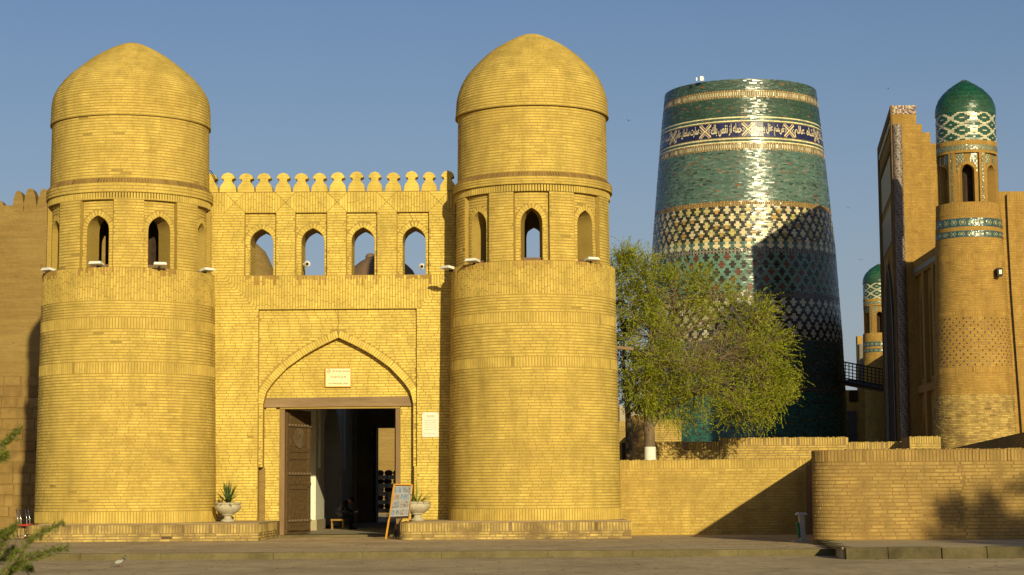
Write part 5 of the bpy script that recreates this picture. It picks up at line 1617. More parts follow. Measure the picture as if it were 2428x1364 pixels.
make_tree('tree', 'spreading tree with fresh yellow-green leaves and a whitewashed trunk in front of the minaret',
          base, trunk, limbs, blobs, 8300, M_LEAF, YR, dict(len=.52, n=17, lw=.027, ll=.070, spread=.17, droop=-.45, al=.9), rng=rng, lime=((b0.x + .015, YR - .005, .3), tuple(P(1541, 1060, YR - .005)), [.222, .192]), bare=bare)
# second, darker tree behind it
YR2 = 69.0
tq = lambda x, y, dy=0.0: tuple(P(x, y, YR2 + dy))
bq = P(1490, 1060, YR2)
def blob2(x, y, rp): c = P(x, y, YR2); r_ = rp * YR2 / F; return ((c.x, c.y, c.z), (r_, r_, r_))
make_tree('tree', 'darker small-leaved tree tucked between the right gate tower and the bright green tree', (bq.x, YR2, 0),
          ([(bq.x, YR2, 0), tq(1490, 1000), tq(1486, 930)], [.14, .11, .09]), [([tq(1486, 930), tq(1478, 860), tq(1480, 780)], [.08, .06, .03]), ([tq(1486, 930), tq(1505, 880), tq(1515, 820)], [.07, .05, .03])],
          [blob2(1478, 800, 45), blob2(1500, 870, 48), blob2(1485, 930, 45), blob2(1470, 720, 40), blob2(1512, 950, 35), blob2(1515, 770, 40)], 1500, M_LEAFD, YR2, dict(len=.3, n=9, lw=.05, ll=.07, droop=-.6), rng=np.random.RandomState(4))

# ================================================================== turquoise minaret
YM = 140.0
XM = P(1764, 700, YM).x
t = thing('minaret', 'huge squat tapering minaret covered in turquoise glazed tiles with a blue inscription band', 'minaret', (XM, YM, 0))
mz, mr = [], []
for y, hw in ((1205, 243), (1045, 237), (1000, 235.5), (800, 229), (600, 217.5), (480, 206.5), (340, 193.5), (222, 180.5)):
    mz.append(PZ(y, YM, 1768)); mr.append(hw * YM / F)
mz[0] = 0.0
SM = Rev(XM, YM, mz, mr)
zfm = lambda y: PZ(y, YM - float(SM.r(PZ(y, YM, 1768))), 1768)
z_mt = zfm(187)
mb = MB(); NU = 128
patch(mb, SM, -math.pi * SM.rref, math.pi * SM.rref, list(np.linspace(0, z_mt, 14)), 0, NU)
q = float(SM.r(z_mt))
ring = [(XM + q * math.cos(2 * math.pi * i / 64), YM + q * math.sin(2 * math.pi * i / 64), z_mt) for i in range(64)]
mb.add(ring, [tuple(range(64))])
mb.build('shaft', M_TMORT, t, smooth=False)
TEAL, TEALD, TEALL, CREAM, OCH, BRN, DRK, BLUE, RUST = (.085, .158, .122), (.055, .098, .072), (.15, .205, .16), (.72, .60, .34), (.46, .27, .055), (.24, .13, .04), (.028, .026, .016), (.022, .022, .075), (.30, .085, .025)
NC = 330; cu = 2 * math.pi * SM.rref / NC; CI = range(-103, 103)
rm = random.Random(5)
rows = {'tile_band': []}
def jit(c, a=.12): k = rm.uniform(1 - a, 1 + a); return tuple(min(1, x * k) for x in c)
def band_rows(y0, y1, fn, dest, pitch=.088):
    za, zb = zfm(y1), zfm(y0); n = max(1, round((zb - za) / pitch)); p = (zb - za) / n
    for j in range(n):
        v0 = za + j * p; L = fn(n - 1 - j, n); dest.append((v0, v0 + p, L))
def plain(base, alt, palt=.04, rust=.006):
    def fn(j, n):
        L = []; off = rm.choice([0, 1]); c = CI.start + off; rowc = jit(base, .14)
        while c < CI.stop:
            w = rm.choice([2, 2, 2, 3])
            col = jit(rowc, .07); x = rm.random()
            if x < palt: col = jit(alt)
            elif x > .95: col = jit((.13, .12, .07), .3)
            elif x > .90: col = jit((.035, .06, .04), .3)
            elif x < palt + rust: col = jit(RUST)
            L.append((c * cu, (c + w) * cu, col)); c += w
        return L
    return fn
def crosses(bgf, fgf, rph=0):
    cache = {}
    def fn(j, n):
        L = []; blk = (j + rph) // 6; rr = (j + rph) % 6
        wide = rr in (2, 3)
        c = CI.start - 6
        while c < CI.stop:
            idx = c - (blk % 2) * 3
            ph = idx % 6; unit = idx // 6
            if (ph in (1, 2, 3, 4)) if wide else (ph in (2, 3)):
                e = c; 
                while ((e - (blk % 2) * 3) % 6 in ((1, 2, 3, 4) if wide else (2, 3))): e += 1
                L.append((c * cu, e * cu, fgf(blk, unit, rr, cache))); c = e
            else:
                e = c + 1
                while not ((e - (blk % 2) * 3) % 6 in ((1, 2, 3, 4) if wide else (2, 3))) and e - c < 2: e += 1
                L.append((c * cu, e * cu, bgf(rr))); c = e
        return L
    return fn
def fgA(blk, unit, rr, cache):
    k = (blk, unit)
    if k not in cache: cache[k] = rm.choice([0, 0, 1, 1, 2, 3, 4])
    s_ = cache[k]
    return jit([CREAM, (.62, .50, .20), OCH if rr in (1, 2, 3, 4) else CREAM, OCH if rr > 2 else CREAM, (.55, .45, .14)][s_], .15)
A_ = band_rows; R1 = []; 
A_(187, 213, plain(TEALD, TEAL, .2), R1)
R_green2 = []; A_(232, 277, plain((.035, .085, .05), TEALD, .25, .01), R1)
A_(280, 286, plain(TEALD, TEAL, .2), R1); A_(331, 335.5, plain(TEALD, TEAL, .2), R1)
A_(355, 476, plain(TEAL, TEALL, .22, .012), R1)
tile_field('plain_tiles', SM, R1, t)
R2 = []
A_(488, 572, crosses(lambda rr: jit(DRK, .3) if rm.random() < .75 else jit((.10, .12, .07), .2), fgA), R2)
A_(572, 588, crosses(lambda rr: jit(TEAL, .15), lambda b, u, rr, c: jit(CREAM, .06)), R2)
A_(599, 692, crosses(lambda rr: jit((.13, .25, .18), .12), lambda b, u, rr, c: jit(DRK, .3) if (b + u) % 3 else jit((.16, .05, .025), .2)), R2)
A_(706, 804, crosses(lambda rr: jit((.03, .028, .022), .3), lambda b, u, rr, c: jit((.58, .52, .36), .12)), R2)
tile_field('cross_pattern_tiles', SM, R2, t)
R3 = []
A_(806, 915, plain((.045, .065, .055), (.03, .10, .10), .3), R3)
A_(930, 1062, plain((.018, .12, .10), (.02, .06, .05), .22), R3)
tile_field('dark_tiles', SM, R3, t)
def strips(y0, y1, ca, cb, name, frame=None):
    za, zb = zfm(y1), zfm(y0); rws = []; L = []
    h = zb - za; fr = .11
    for c in range(-84, 84):
        u = c * cu * 1.22; L.append((u + .02, u + cu * .80, jit(ca, .1)))
    rws.append((za + fr, zb - fr, L))
    if frame:
        for (a, b) in ((za, za + fr - .01), (zb - fr + .01, zb)):
            rws.append((a, b, [(c * cu, (c + 1) * cu, jit(frame if c % 2 else cb, .12)) for c in CI]))
    tile_field(name, SM, rws, t, tilt=.0015)
strips(214, 231, CREAM, BRN, 'strip_band', (.50, .36, .16)); strips(338.5, 355, CREAM, BRN, 'strip_band', (.50, .36, .16))
strips(476, 488, OCH, BRN, 'strip_band', (.42, .26, .07)); strips(588, 599, (.22, .33, .30), DRK, 'strip_band', (.35, .25, .18))
strips(693, 705, (.18, .15, .17), DRK, 'strip_band', (.20, .15, .14)); strips(916, 929, (.07, .08, .09), DRK, 'strip_band', (.10, .09, .09))
def line(yc, hpx=1.7):
    L = [(c * cu, (c + 3) * cu - .004, jit((.80, .70, .38), .07)) for c in range(-102, 102, 3)]
    tile_field('cream_line', SM, [(zfm(yc + hpx), zfm(yc - hpx), L)], t, tilt=.001)
for y in (278.3, 286.8, 328.5, 336.6): line(y)
# inscription band
vi0, vi1 = zfm(324.5), zfm(290.5)
L = [(c * cu, (c + 4) * cu, jit(BLUE, .2)) for c in range(-104, 104, 4)]
h3 = (vi1 - vi0) / 3
insc = tile_field('inscription_band', SM, [(vi0 + k * h3, vi0 + (k + 1) * h3, L) for k in range(3)], t, tilt=.0012)
kref = SM.rref / float(SM.r((vi0 + vi1) / 2)); vm = (vi0 + vi1) / 2
M_CREAMT, n2, l2, b2 = new_mat('cream glaze', .25, .5); b2.inputs['Base Color'].default_value = (.76, .64, .36, 1)
M_RUSTT, n2, l2, b2 = new_mat('rust glaze', .3, .5); b2.inputs['Base Color'].default_value = (.30, .12, .08, 1)
texts = ["\uFEDB\uFEFC\uFED3\uFE8D \uFEE2\uFEB8\uFE9F \uFEE9\uFEAA\uFEF4\uFEB7", "\uFEE2\uFEDF\uFE8E\uFECB \uFEE5\uFE8E\uFEC4\uFEE0\uFEB3 \uFE95\uFEAD\uFE8E\uFEE4\uFECB", "\uFEDA\uFE8E\uFE91 \uFEBA\uFED8\uFEE7 \uFEAF\uFE8D \uFEEA\uFEE0\uFEE4\uFEA3", "\uFE9D\uFEEE\uFEE4\uFEA7\uFEF3 \uFEDE\uFED8\uFECB \uFEE2\uFEB8\uFEBD", "\uFEE2\uFEDF\uFE8E\uFECB \uFEE9\uFE8E\uFEB7"]
sp_ = rad(30) * SM.rref
for k in range(-3, 4):
    uc = (rad(-1.8) + rad(30) * k) * SM.rref
    g = (vi1 - vi0) / 17 * .98; mbc = MB(); mbr = MB()
    for yy in range(-8, 9):
        for xx in range(-7, 8):
            d = abs(abs(xx) - abs(yy))
            sgn = abs(yy) - abs(xx)
            tgt = None
            if sgn in (0, 3, -4): tgt = mbc
            elif sgn in (-1, 1) : tgt = mbc if sgn == -1 else mbr
            if tgt is None or (abs(xx) > 6 and abs(sgn) > 2): continue
            u0 = uc + (xx - .5) * g * kref; v0 = vm + (yy - .5) * g
            patch(tgt, SM, u0, u0 + g * kref * 1.0, [v0, v0 + g], .020)
    mbc.build('cross_ornament', M_CREAMT, insc); mbr.build('cross_ornament', M_RUSTT, insc)
    if k < 3:
        body = texts[(k + 3) % 5]; v, f = text_mesh(body, 1.0, 0, .018)
        xs = [p[0] for p in v]; ysv = [p[1] for p in v]
        wd = sp_ - g * 15 * kref; sx = wd / (max(xs) - min(xs)); sy = (vi1 - vi0) * .86 / (max(ysv) - min(ysv)); mx, my = (max(xs) + min(xs)) / 2, (max(ysv) + min(ysv)) / 2
        u = uc + sp_ / 2
        pts = SM([u + (p[0] - mx) * sx for p in v], [vm + (p[1] - my) * sy for p in v], .022)
        link_mesh('inscription', pts, f, M_CREAMT, insc)
# antennas on top
ya = YM - 5.0
for (x, y0, y1, w) in ((1652, 184, 196, .09), (1664, 181, 194, .22), (1668, 183, 194, .06)):
    a, b = P(x, y1, ya), P(x, y0, ya); mb = MB(); mb.box(a.x - w / 2, a.x + w / 2, ya, ya + .15, z_mt - .02, b.z)
    o = mb.build('antenna_panel', M_WHITE, loc=(a.x, ya, z_mt)); tag(o, {1652: 'thin leftmost antenna on the rim of the turquoise minaret', 1664: 'widest white antenna panel on the rim of the turquoise minaret', 1668: 'slim antenna right beside the wide panel on the minaret rim'}[x], 'antenna', 'antennas on the minaret rim')

# ================================================================== madrasa
YQ = 102.0
def corner_tower(label, X0, Yc, nb):
    t = thing('corner_tower', label, 'tower', (X0, Yc, 0), 'green-domed corner towers of the madrasa')
    k = YQ / F
    zc = lambda y, r: PZ(y, YQ - r, 2300)
    rp = [(0, 2.20), (zc(1040, 2.1), 2.12), (zc(740, 1.9), 1.88), (zc(560, 1.75), 1.74), (zc(478, 1.66), 1.66)]
    S = Rev(X0, Yc, [p[0] for p in rp], [p[1] for p in rp])
    zsill = rp[-1][0]; full = math.pi
    mb = MB(); patch(mb, S, -full * S.rref, full * S.rref, [p[0] for p in rp], 0, 48)
    ring = [(X0 + 1.66 * math.sin(2 * math.pi * i / 48), Yc - 1.66 * math.cos(2 * math.pi * i / 48), zsill) for i in range(48)]
    mb.add(ring[::-1], [tuple(range(48))[::-1]]); mb.build('shaft', M_MORTAR_M, t)
    Fd = Field(); Fr = Field(); A = 1.75 * S.rref
    hb = lambda y0, y1, kind='h', L=.335, F_=Fd, rough=0: courses(F_, S, -A, A, zc(y1, 1.8), zc(y0, 1.8), kind, L=L, rough=rough)
    courses(Fr, S, -A, A, .2, zc(935, 2), rough=.02); hb(884, 935)
    hb(870, 884, 'v'); hb(747, 870); hb(737, 747, 'v', .22); hb(617, 737); hb(600, 617, 'v'); hb(563, 600); hb(537, 545); hb(507, 515)
    courses(Fd, S, -A, A, zc(507, 1.7), zsill, 'v')
    # dark glazed inserts
    za, zb = zc(868, 1.9), zc(749, 1.85); rws = []; n = 14; p = (zb - za) / n
    for j in range(n):
        L = []; cw_ = .42
        for c in range(-9, 10):
            u = (c + .5 * (j % 2) + (.06 if j % 3 else 0)) * cw_ * 1.0; L.append((u, u + .075, rm.choice([DRK, (.05, .02, .08), (.02, .05, .06)])))
        rws.append((za + j * p + .02, za + j * p + .02 + p * .5, L))
    tile_field('dark_inserts', S, rws, t, M_TILE_MATT, d0=.0, d1=.018)
    # turquoise bands
    for (y0, y1, ph) in ((516, 536, 0), (546, 561, 1)):
        za, zb = zc(y1, 1.74), zc(y0, 1.74); rws = []; n = 6; p = (zb - za) / n
        for j in range(n):
            L = []
            for c in range(-44, 44):
                q = (c + ph) % 8; r_ = abs(q - 3.5) + abs(j - 2.5) * 1.3
                col = (.02, .10, .13) if r_ > 3.6 else ((.30, .34, .16) if r_ > 2.6 else ((.03, .14, .17) if r_ > 1.2 else (.45, .42, .2)))
                L.append((c * .075, (c + 1) * .075, jit(col, .15)))
            rws.append((za + j * p, za + (j + 1) * p, L))
        tile_field('turquoise_band', S, rws, t, tilt=.001)
    # window storey
    rw = 1.57; zt_ = zc(356, 1.57); zb2 = zc(342, 1.57); zb3 = zc(331, 1.57)
    Sw = Rev(X0, Yc, [zsill, zb3], [rw, rw])
    mb = MB(); zap = zc(387, 1.57); nh = .64; rin = .5
    u8 = [rad(-13 + 60 * i) * rw for i in range(-2, 4)]
    zn = zc(361, 1.57)
    for uc in u8:
        ar = Arch(uc, .40, zsill + .02, zap - .42, zap)
        panel(mb, Sw, uc - nh, uc + nh, zsill, zn, ar, -.14, -rin, 2)
        ribbon(mb, Sw, [(uc - nh, zsill), (uc - nh, zn), (uc + nh, zn), (uc + nh, zsill)], 0, -.14)
        un = uc + rad(60) * rw - nh
        patch(mb, Sw, uc + nh, un, [zsill, zn], 0, 3); patch(mb, Sw, un, uc + nh, [zsill, zn], -rin, 3)
        if abs(uc) < 2.6:
            for (a, b) in ((uc + nh, uc + nh + .13), (un - .13, un)): courses(Fd, Sw, a, b, zsill, zn, L=.2)
            rws = []; n = 44; p = (zn - zsill) / n
            for j in range(n):
                w_ = (un - uc - nh - .27) / 4
                rws.append((zsill + j * p, zsill + (j + 1) * p, [(uc + nh + .135 + c * w_, uc + nh + .135 + (c + 1) * w_, jit([(.13, .20, .14), (.30, .30, .17), (.05, .09, .08)][(c * 2 + j) % 3 if (j // 2) % 2 else (c + j) % 2], .2)) for c in range(4)]))
            tile_field('mosaic_strip', Sw, rws, t, tilt=.001)
            Sn = Rev(X0, Yc, [zsill, zb3], [rw - .14, rw - .14], rref=rw)
            voussoirs(Fd, Sn, Arch(uc, .405, zsill, zap - .42, zap + .003), .13, v_from=zap - .42)
            for s_ in (-1, 1):
                q0, q1 = sorted((uc + s_ * .41, uc + s_ * .54)); courses(Fd, Sn, q0, q1, zsill + .02, zap - .42, L=.2)
            rws = []; zz0 = zap - .42; n = 8; p = (zn - zz0) / n
            for j in range(n):
                L = []; vm_ = zz0 + (j + .5) * p; wgap = ar.w(vm_ - .12) + .15
                for c in range(-7, 7):
                    u = uc + (c + .5) * .085
                    if abs(u - uc) > wgap: L.append((u - .0425, u + .0425, jit((.14, .20, .15) if (c + j) % 2 else (.45, .42, .25), .2)))
                rws.append((zz0 + j * p, zz0 + (j + 1) * p, L))
            tile_field('mosaic_spandrel', Sn, rws, t, tilt=.001)
    patch(mb, Sw, -full * rw, full * rw, [zn, zb3], 0, 48)
    mb.build('window_storey', M_MORTAR_M, t)
    courses(Fd, Sw, -1.7 * rw, 1.7 * rw, zn, zn + .14, 'v', L=.14)
    rws = []; n = 5; za = zn + .15; p = (zb2 - za) / n
    for j in range(n): rws.append((za + j * p, za + (j + 1) * p, [(c * .075, (c + 1) * .075, jit((.16, .21, .14) if (c + j) % 2 else (.34, .32, .18), .2)) for c in range(-36, 36)]))
    tile_field('mosaic_band', Sw, rws, t, tilt=.001)
    courses(Fd, Sw, -1.7 * rw, 1.7 * rw, zb2 + .01, zb3, 'v', L=.24)
    mb = MB(); q = rw - .1
    for zz_ in (zsill + .01, zn + .1):
        mb.add([(X0 + q * math.cos(2 * math.pi * i / 32), Yc + q * math.sin(2 * math.pi * i / 32), zz_) for i in range(32)], [tuple(range(32))])
    mb.build('room_floor', M_DARKWOOD, t)
    mb = MB(); mb.lathe((X0, Yc + .1, zsill + .02), [(.8, 0), (.8, zn - zsill)], 20); mb.build('view_blocker', M_DARKWOOD, t)  # dark core added inside to keep the window openings black
    # patterned drum
    zd0, zd1 = zb3, zc(264, 1.55)
    Sd = Rev(X0, Yc, [zd0, zd1], [1.555, 1.53])
    mb = MB(); patch(mb, Sd, -full * Sd.rref, full * Sd.rref, [zd0, zd1], 0, 48); mb.build('drum', M_TMORT, t)
    rws = []; n = round((zd1 - zd0) / .068); p = (zd1 - zd0) / n; cw_ = Sd.rref * 2 * math.pi / 72
    GREEN, WHT = (.012, .085, .055), (.62, .57, .38)
    for j in range(n):
        L = []; segs = []
        for c in range(-23, 24):
            dx = ((c + 4.5) % 9) - 4.5; dy = ((j + 3) % 10) - 5
            def dd(ax, ay): return abs(ax) / 4.7 + abs(ay) / 5.2
            d1_ = dd(dx, dy); d2_ = dd(4.5 - abs(dx), 5 - abs(dy))
            d = min(d1_, d2_)
            col = GREEN if .17 < d < .74 else WHT
            if d <= .17 and abs(dy if d1_ < d2_ else 5 - abs(dy)) > .3: col = GREEN
            segs.append(col)
        c = 0
        while c < len(segs):
            e = c + 1
            while e < len(segs) and segs[e] == segs[c] and e - c < 3: e += 1
            L.append(((c - 23) * cw_, (e - 23) * cw_, jit(segs[c], .08))); c = e
        rws.append((zd0 + j * p, zd0 + (j + 1) * p, L))
    tile_field('diamond_tiles', Sd, rws, t, tilt=.002)
    zA = PZ(189, YQ, 2298); h = zA - zd1
    prof = [(1.56, 0), (1.57, .12), (1.555, .30), (1.50, .52), (1.38, .78), (1.17, 1.02), (.90, 1.25), (.60, 1.44), (.34, 1.58), (.12, 1.70), (.01, 1.74)]
    sc_ = h / 1.74
    pz = [zd1 + q[1] * sc_ for q in prof]; pr = [q[0] for q in prof]
    s3 = [0]
    for i in range(1, len(prof)): s3.append(s3[-1] + math.hypot(pr[i] - pr[i - 1], pz[i] - pz[i - 1]))
    So = Rev(X0, Yc, s3, pr, pz)
    mb = MB(); patch(mb, So, -full * So.rref, full * So.rref, s3, 0, 48); mb.build('dome', M_TMORT, t, smooth=True)
    rws = []; n = round(s3[-1] / .075); p = s3[-1] / n
    for j in range(n - 1):
        L = []; kk = So.k((j + .5) * p); w_ = .24 * min(kk, 8); u = -1.9 * So.rref - rm.random() * w_; rowc = jit((.012, .085, .045), .2)
        while u < 1.9 * So.rref: L.append((u, u + w_, jit(rowc, .15))); u += w_
        rws.append((j * p, (j + 1) * p, L))
    tile_field('dome_tiles', So, rws, t, d1=.008, tilt=.0018)
    Fd.build(t, M_BRICK_M, nb); Fr.build(t, M_BRICK_P, 0, rest='worn_brickwork')
    return t
X1 = P(2302, 700, YQ).x
ct = corner_tower('nearer madrasa corner tower with a green dome and diamond-patterned white and green tiles', X1, YQ, 300)
Y2 = 187.0; X2 = P(2087, 760, Y2).x
corner_tower('distant green-domed corner tower half hidden behind the madrasa portal', X2, Y2, 0)

# facade direction
fd = Vector((X2 - X1, Y2 - YQ, 0)).normalized(); fn = Vector((-fd.y, fd.x, 0))     # fn points left, towards the minaret
mad = thing('madrasa', 'brick madrasa with a tall stepped portal seen edge-on beside the minaret', 'madrasa', (X1 + 3, 118, 0))
YPn = 112.7
zP = PZ(250, YPn, 2140)
pn = Vector((P(2128, 700, YPn).x, YPn, 0)); plen = 14.7
# portal block: front face along fd, end face towards the camera
endx = [(P(2128, 250, YPn).x, zP), (P(2172, 250, YPn).x, zP), (P(2172, 294, YPn).x, PZ(294, YPn, 2172)), (P(2186, 294, YPn).x, PZ(295, YPn, 2186)), (P(2186, 315, YPn).x, PZ(315, YPn, 2186)), (P(2206, 315, YPn).x, PZ(315, YPn, 2206)), (P(2206, 340, YPn).x, PZ(340, YPn, 2206)), (P(2300, 340, YPn).x, PZ(341, YPn, 2280)), (P(2300, 340, YPn).x, 0)]
pnx = pn.x
out = [(pnx + .34, 0), (pnx + .34, PZ(295, YPn, 2140)), (pnx, PZ(294, YPn, 2140))] + endx
# simple outline: column zone is set back by .34
outl = [(pnx, 0), (pnx, zP)] + endx[1:]
mb = MB(); f = [Vector((x, YPn, z)) for x, z in outl]; bk = [p + fd * plen for p in f]; n = len(f)
mb.add(f + bk, [tuple(range(n))[::-1], tuple(range(n, 2 * n))] + [(i, (i + 1) % n, n + (i + 1) % n, n + i) for i in range(n)])
fix_normals(mb.build('portal', M_MORTAR_M, mad))
SE = Flat((0, YPn, 0), (1, 0, 0), (0, -1, 0)); Fd = Field()
stp = [(endx[1][0], endx[1][1]), (endx[3][0], endx[3][1]), (endx[5][0], endx[5][1]), (endx[7][0], endx[7][1])]
def rlim(v):
    r_ = pnx
    for x, z in stp:
        if v < z: r_ = x
    return r_
courses(Fd, SE, pnx + .50, rlim, 3.0, zP - .55, pitch=.088)
# tiled top corner
rws = []; za = zP - .52; n = 7; p = .52 / n
for j in range(n): rws.append((za + j * p, za + (j + 1) * p, [(pnx + c * .085, pnx + (c + 1) * .085, jit(rm.choice([(.10, .04, .12), (.65, .55, .35), (.06, .05, .14), (.5, .36, .2)]), .2)) for c in range(int((endx[1][0] - pnx) / .085))]))
tile_field('cornice_tiles', SE, rws, mad, M_TILE_MATT)
# glazed corner column
cxm = pnx + .24; SCc = Rev(cxm, YPn + .02, [2.5, PZ(296, YPn, 2140)], [.27, .27])
mb = MB(); patch(mb, SCc, -math.pi * .27, math.pi * .27, [0 + 2.5, PZ(296, YPn, 2140)], 0, 24); mb.build('corner_column', M_TMORT, mad, smooth=True)
rws = []; v = 2.6; j = 0; ztc = PZ(296, YPn, 2140)
while v < ztc - .09:
    rws.append((v, v + .085, [(c * .085 - .85 * .9, (c + 1) * .085 - .85 * .9, jit((.06, .04, .05) if ((c + j * .5) % 4 < 1 and j % 2) else (.30, .24, .19) if (c + j) % 3 else (.22, .165, .16), .12)) for c in range(18)])); v += .085; j += 1
tile_field('column_tiles', SCc, rws, mad, M_TILE_MATT, tilt=.001)
# facade face of the portal
SF = Flat(tuple(pn + fd * plen), tuple(-fd), tuple(fn))
zz = lambda f_: zP * f_
mbf = MB()
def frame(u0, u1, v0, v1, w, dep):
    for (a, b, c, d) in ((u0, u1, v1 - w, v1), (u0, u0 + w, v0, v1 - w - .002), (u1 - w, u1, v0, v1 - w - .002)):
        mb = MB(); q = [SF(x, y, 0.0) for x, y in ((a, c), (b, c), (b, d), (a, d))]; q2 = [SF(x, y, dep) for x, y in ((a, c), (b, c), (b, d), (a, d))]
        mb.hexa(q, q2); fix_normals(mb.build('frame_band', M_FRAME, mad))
M_PANEL = noise_mat('pale tile panel', (.13, .115, .09), (.22, .20, .16), 6, .5, .1, 20, c3=(.30, .28, .23), spec=.4)
M_FRAME = noise_mat('shade-toned frame brick', (.13, .08, .03), (.21, .13, .045), 1.5, .9, .4, 30)  # brick darkened so its colour carries the shade of the portal face
M_PANELB = noise_mat('blue tile strip', (.05, .05, .065), (.09, .08, .09), 3, .35, .1, 20, spec=.5)
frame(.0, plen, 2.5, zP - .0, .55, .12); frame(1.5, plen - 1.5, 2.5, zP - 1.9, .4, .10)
def fpanel(name, mat, u0, u1, v0, v1, d):
    mb = MB(); mb.hexa([SF(x, y, -.02) for x, y in ((u0, v0), (u1, v0), (u1, v1), (u0, v1))], [SF(x, y, d) for x, y in ((u0, v0), (u1, v0), (u1, v1), (u0, v1))]); fix_normals(mb.build(name, mat, mad))
fpanel('cornice_strip', M_PANEL, .1, plen - .1, zP - .95, zP - .60, .08)
fpanel('frieze_panel', M_PANEL, 2.2, plen - 2.3, zz(.80), zz(.895), .05)
fpanel('side_panel', M_PANEL, 2.4, plen - 3.2, zz(.68), zz(.775), .05)
fpanel('tile_strip', M_PANELB, plen - 1.3, plen - .7, 2.5, zP - 2.2, .05); fpanel('tile_strip', M_PANELB, .7, 1.3, 2.5, zP - 2.2, .05)
# iwan arch
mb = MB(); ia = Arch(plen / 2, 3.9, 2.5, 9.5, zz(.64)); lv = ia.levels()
patch(mb, SF, lambda v: ia.uc - ia.w(v), lambda v: ia.uc + ia.w(v), lv, .02, 6); mb.build('iwan_shade_patch', M_DARKWOOD, mad)  # flat dark patch, the shade of the deep recess put into its colour
mb = MB(); pth = ia.path(); ribbon(mb, SF, pth, .14, 0); gp = [(ia.uc + (a - ia.uc) * 1.12, b + (.45 if abs(a - ia.uc) < .1 else .1)) for a, b in pth]
a_ = SF([q[0] for q in pth], [q[1] for q in pth], .14); b_ = SF([q[0] for q in gp], [q[1] for q in gp], .14); n = len(pth)
mb.add(list(a_) + list(b_), [(i, i + 1, n + i + 1, n + i) for i in range(n - 1)]); mb.build('iwan_frame', M_PANEL, mad)
# facade wall between corner tower and portal, with two tiers of niches
w0 = Vector((P(2236, 700, 103.8).x, 103.8, 0)); w1 = Vector((P(2166, 700, 112.7).x, 112.7, 0))
wd = (w1 - w0).normalized(); wlen = (w1 - w0).length; zW = PZ(576, 103.8, 2235)
wn_ = Vector((-wd.y, wd.x, 0))
SWf = Flat(tuple(w1), tuple(-wd), tuple(wn_))
mb = MB(); nbay = 3; bw_ = wlen / nbay
FW = Field()
for tier, (v0, v1) in enumerate(((.3, zW * .47), (zW * .50, zW - .9))):
    for b in range(nbay):
        a0 = b * bw_; ar = Arch(a0 + bw_ / 2, bw_ * .27, v0 + .4, v1 - 2.3, v1 - .9)
        g_ = .30
        panel(mb, SWf, a0 + g_, a0 + bw_ - g_, v0, v1, ar, -.25, -1.1, 1, back=False)
        ribbon(mb, SWf, [(a0 + g_, v0), (a0 + g_, v1), (a0 + bw_ - g_, v1), (a0 + bw_ - g_, v0)], 0, -.25)
        patch(mb, SWf, a0, a0 + g_, [v0, v1], 0); patch(mb, SWf, a0 + bw_ - g_, a0 + bw_, [v0, v1], 0)
        courses(FW, Flat(tuple(w1 - wn_ * .25), tuple(-wd), tuple(wn_)), a0 + g_ + .02, a0 + bw_ - g_ - .02, v0, v1, forb=[ar.forb(.05)])
        courses(FW, SWf, a0, a0 + g_, v0, v1); courses(FW, SWf, a0 + bw_ - g_, a0 + bw_, v0, v1)
patch(mb, SWf, 0, wlen, [zW * .47, zW * .50], 0); patch(mb, SWf, 0, wlen, [zW - .9, zW], 0); patch(mb, SWf, 0, wlen, [0, .3], 0)
patch(mb, SWf, 0, wlen, [0, zW], -1.1)
o_ = w0 - wn_ * 6; 
mb.add([tuple(w0 + Vector((0, 0, zW))), tuple(w1 + Vector((0, 0, zW))), tuple(w1 - wn_ * 6 + Vector((0, 0, zW))), tuple(w0 - wn_ * 6 + Vector((0, 0, zW)))], [(0, 1, 2, 3)])
mb.build('facade', M_MORTAR_M, mad); 
mb = MB(); q = [SWf(x, y, 0.0) for x, y in ((0, zW - .75), (wlen, zW - .75), (wlen, zW - .45), (0, zW - .45))]; q2 = [SWf(x, y, .04) for x, y in ((.02, zW - .75), (wlen, zW - .75), (wlen, zW - .45), (.02, zW - .45))]
mb.hexa(q, q2); fix_normals(mb.build('pale_strip', M_PANEL, mad))
courses(FW, SWf, 0, wlen, zW - .40, zW)
# frontal wall right of the corner tower
YRW = 102.6; xr0, zr = P(2300, 700, YRW).x, PZ(454, YRW, 2400)
mb = MB(); mb.box(xr0, xr0 + 30, YRW, YRW + .8, 0, zr); mb.build('flank_wall', M_MORTAR_M, mad)
SR = Flat((0, YRW, 0), (1, 0, 0), (0, -1, 0))
courses(Fd, SR, P(2370, 700, YRW).x, P(2445, 700, YRW).x, 1.5, zr - .5); courses(Fd, SR, P(2370, 700, YRW).x, P(2445, 700, YRW).x, zr - .5, zr, 'v', L=.48)
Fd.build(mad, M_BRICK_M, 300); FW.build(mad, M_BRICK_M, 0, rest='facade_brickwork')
# long body of the madrasa behind the portal, down to the distant tower
bd0 = w1 - wn_ * .2; bd1 = Vector((X2, Y2 - 1, 0)) - fn * -.4
b0_ = pn + fd * plen + Vector((.9, 0, 0)); zB2 = 14.2
mb = MB(); mb.hexa([b0_, Vector((X2 + .3, Y2 - 1, 0)), Vector((X2 + 8, Y2 - 1, 0)), b0_ + Vector((9, 0, 0))], [v + Vector((0, 0, zB2)) for v in (b0_, Vector((X2 + .3, Y2 - 1, 0)), Vector((X2 + 8, Y2 - 1, 0)), b0_ + Vector((9, 0, 0)))])
fix_normals(mb.build('far_wing', M_BRICK_M, mad))
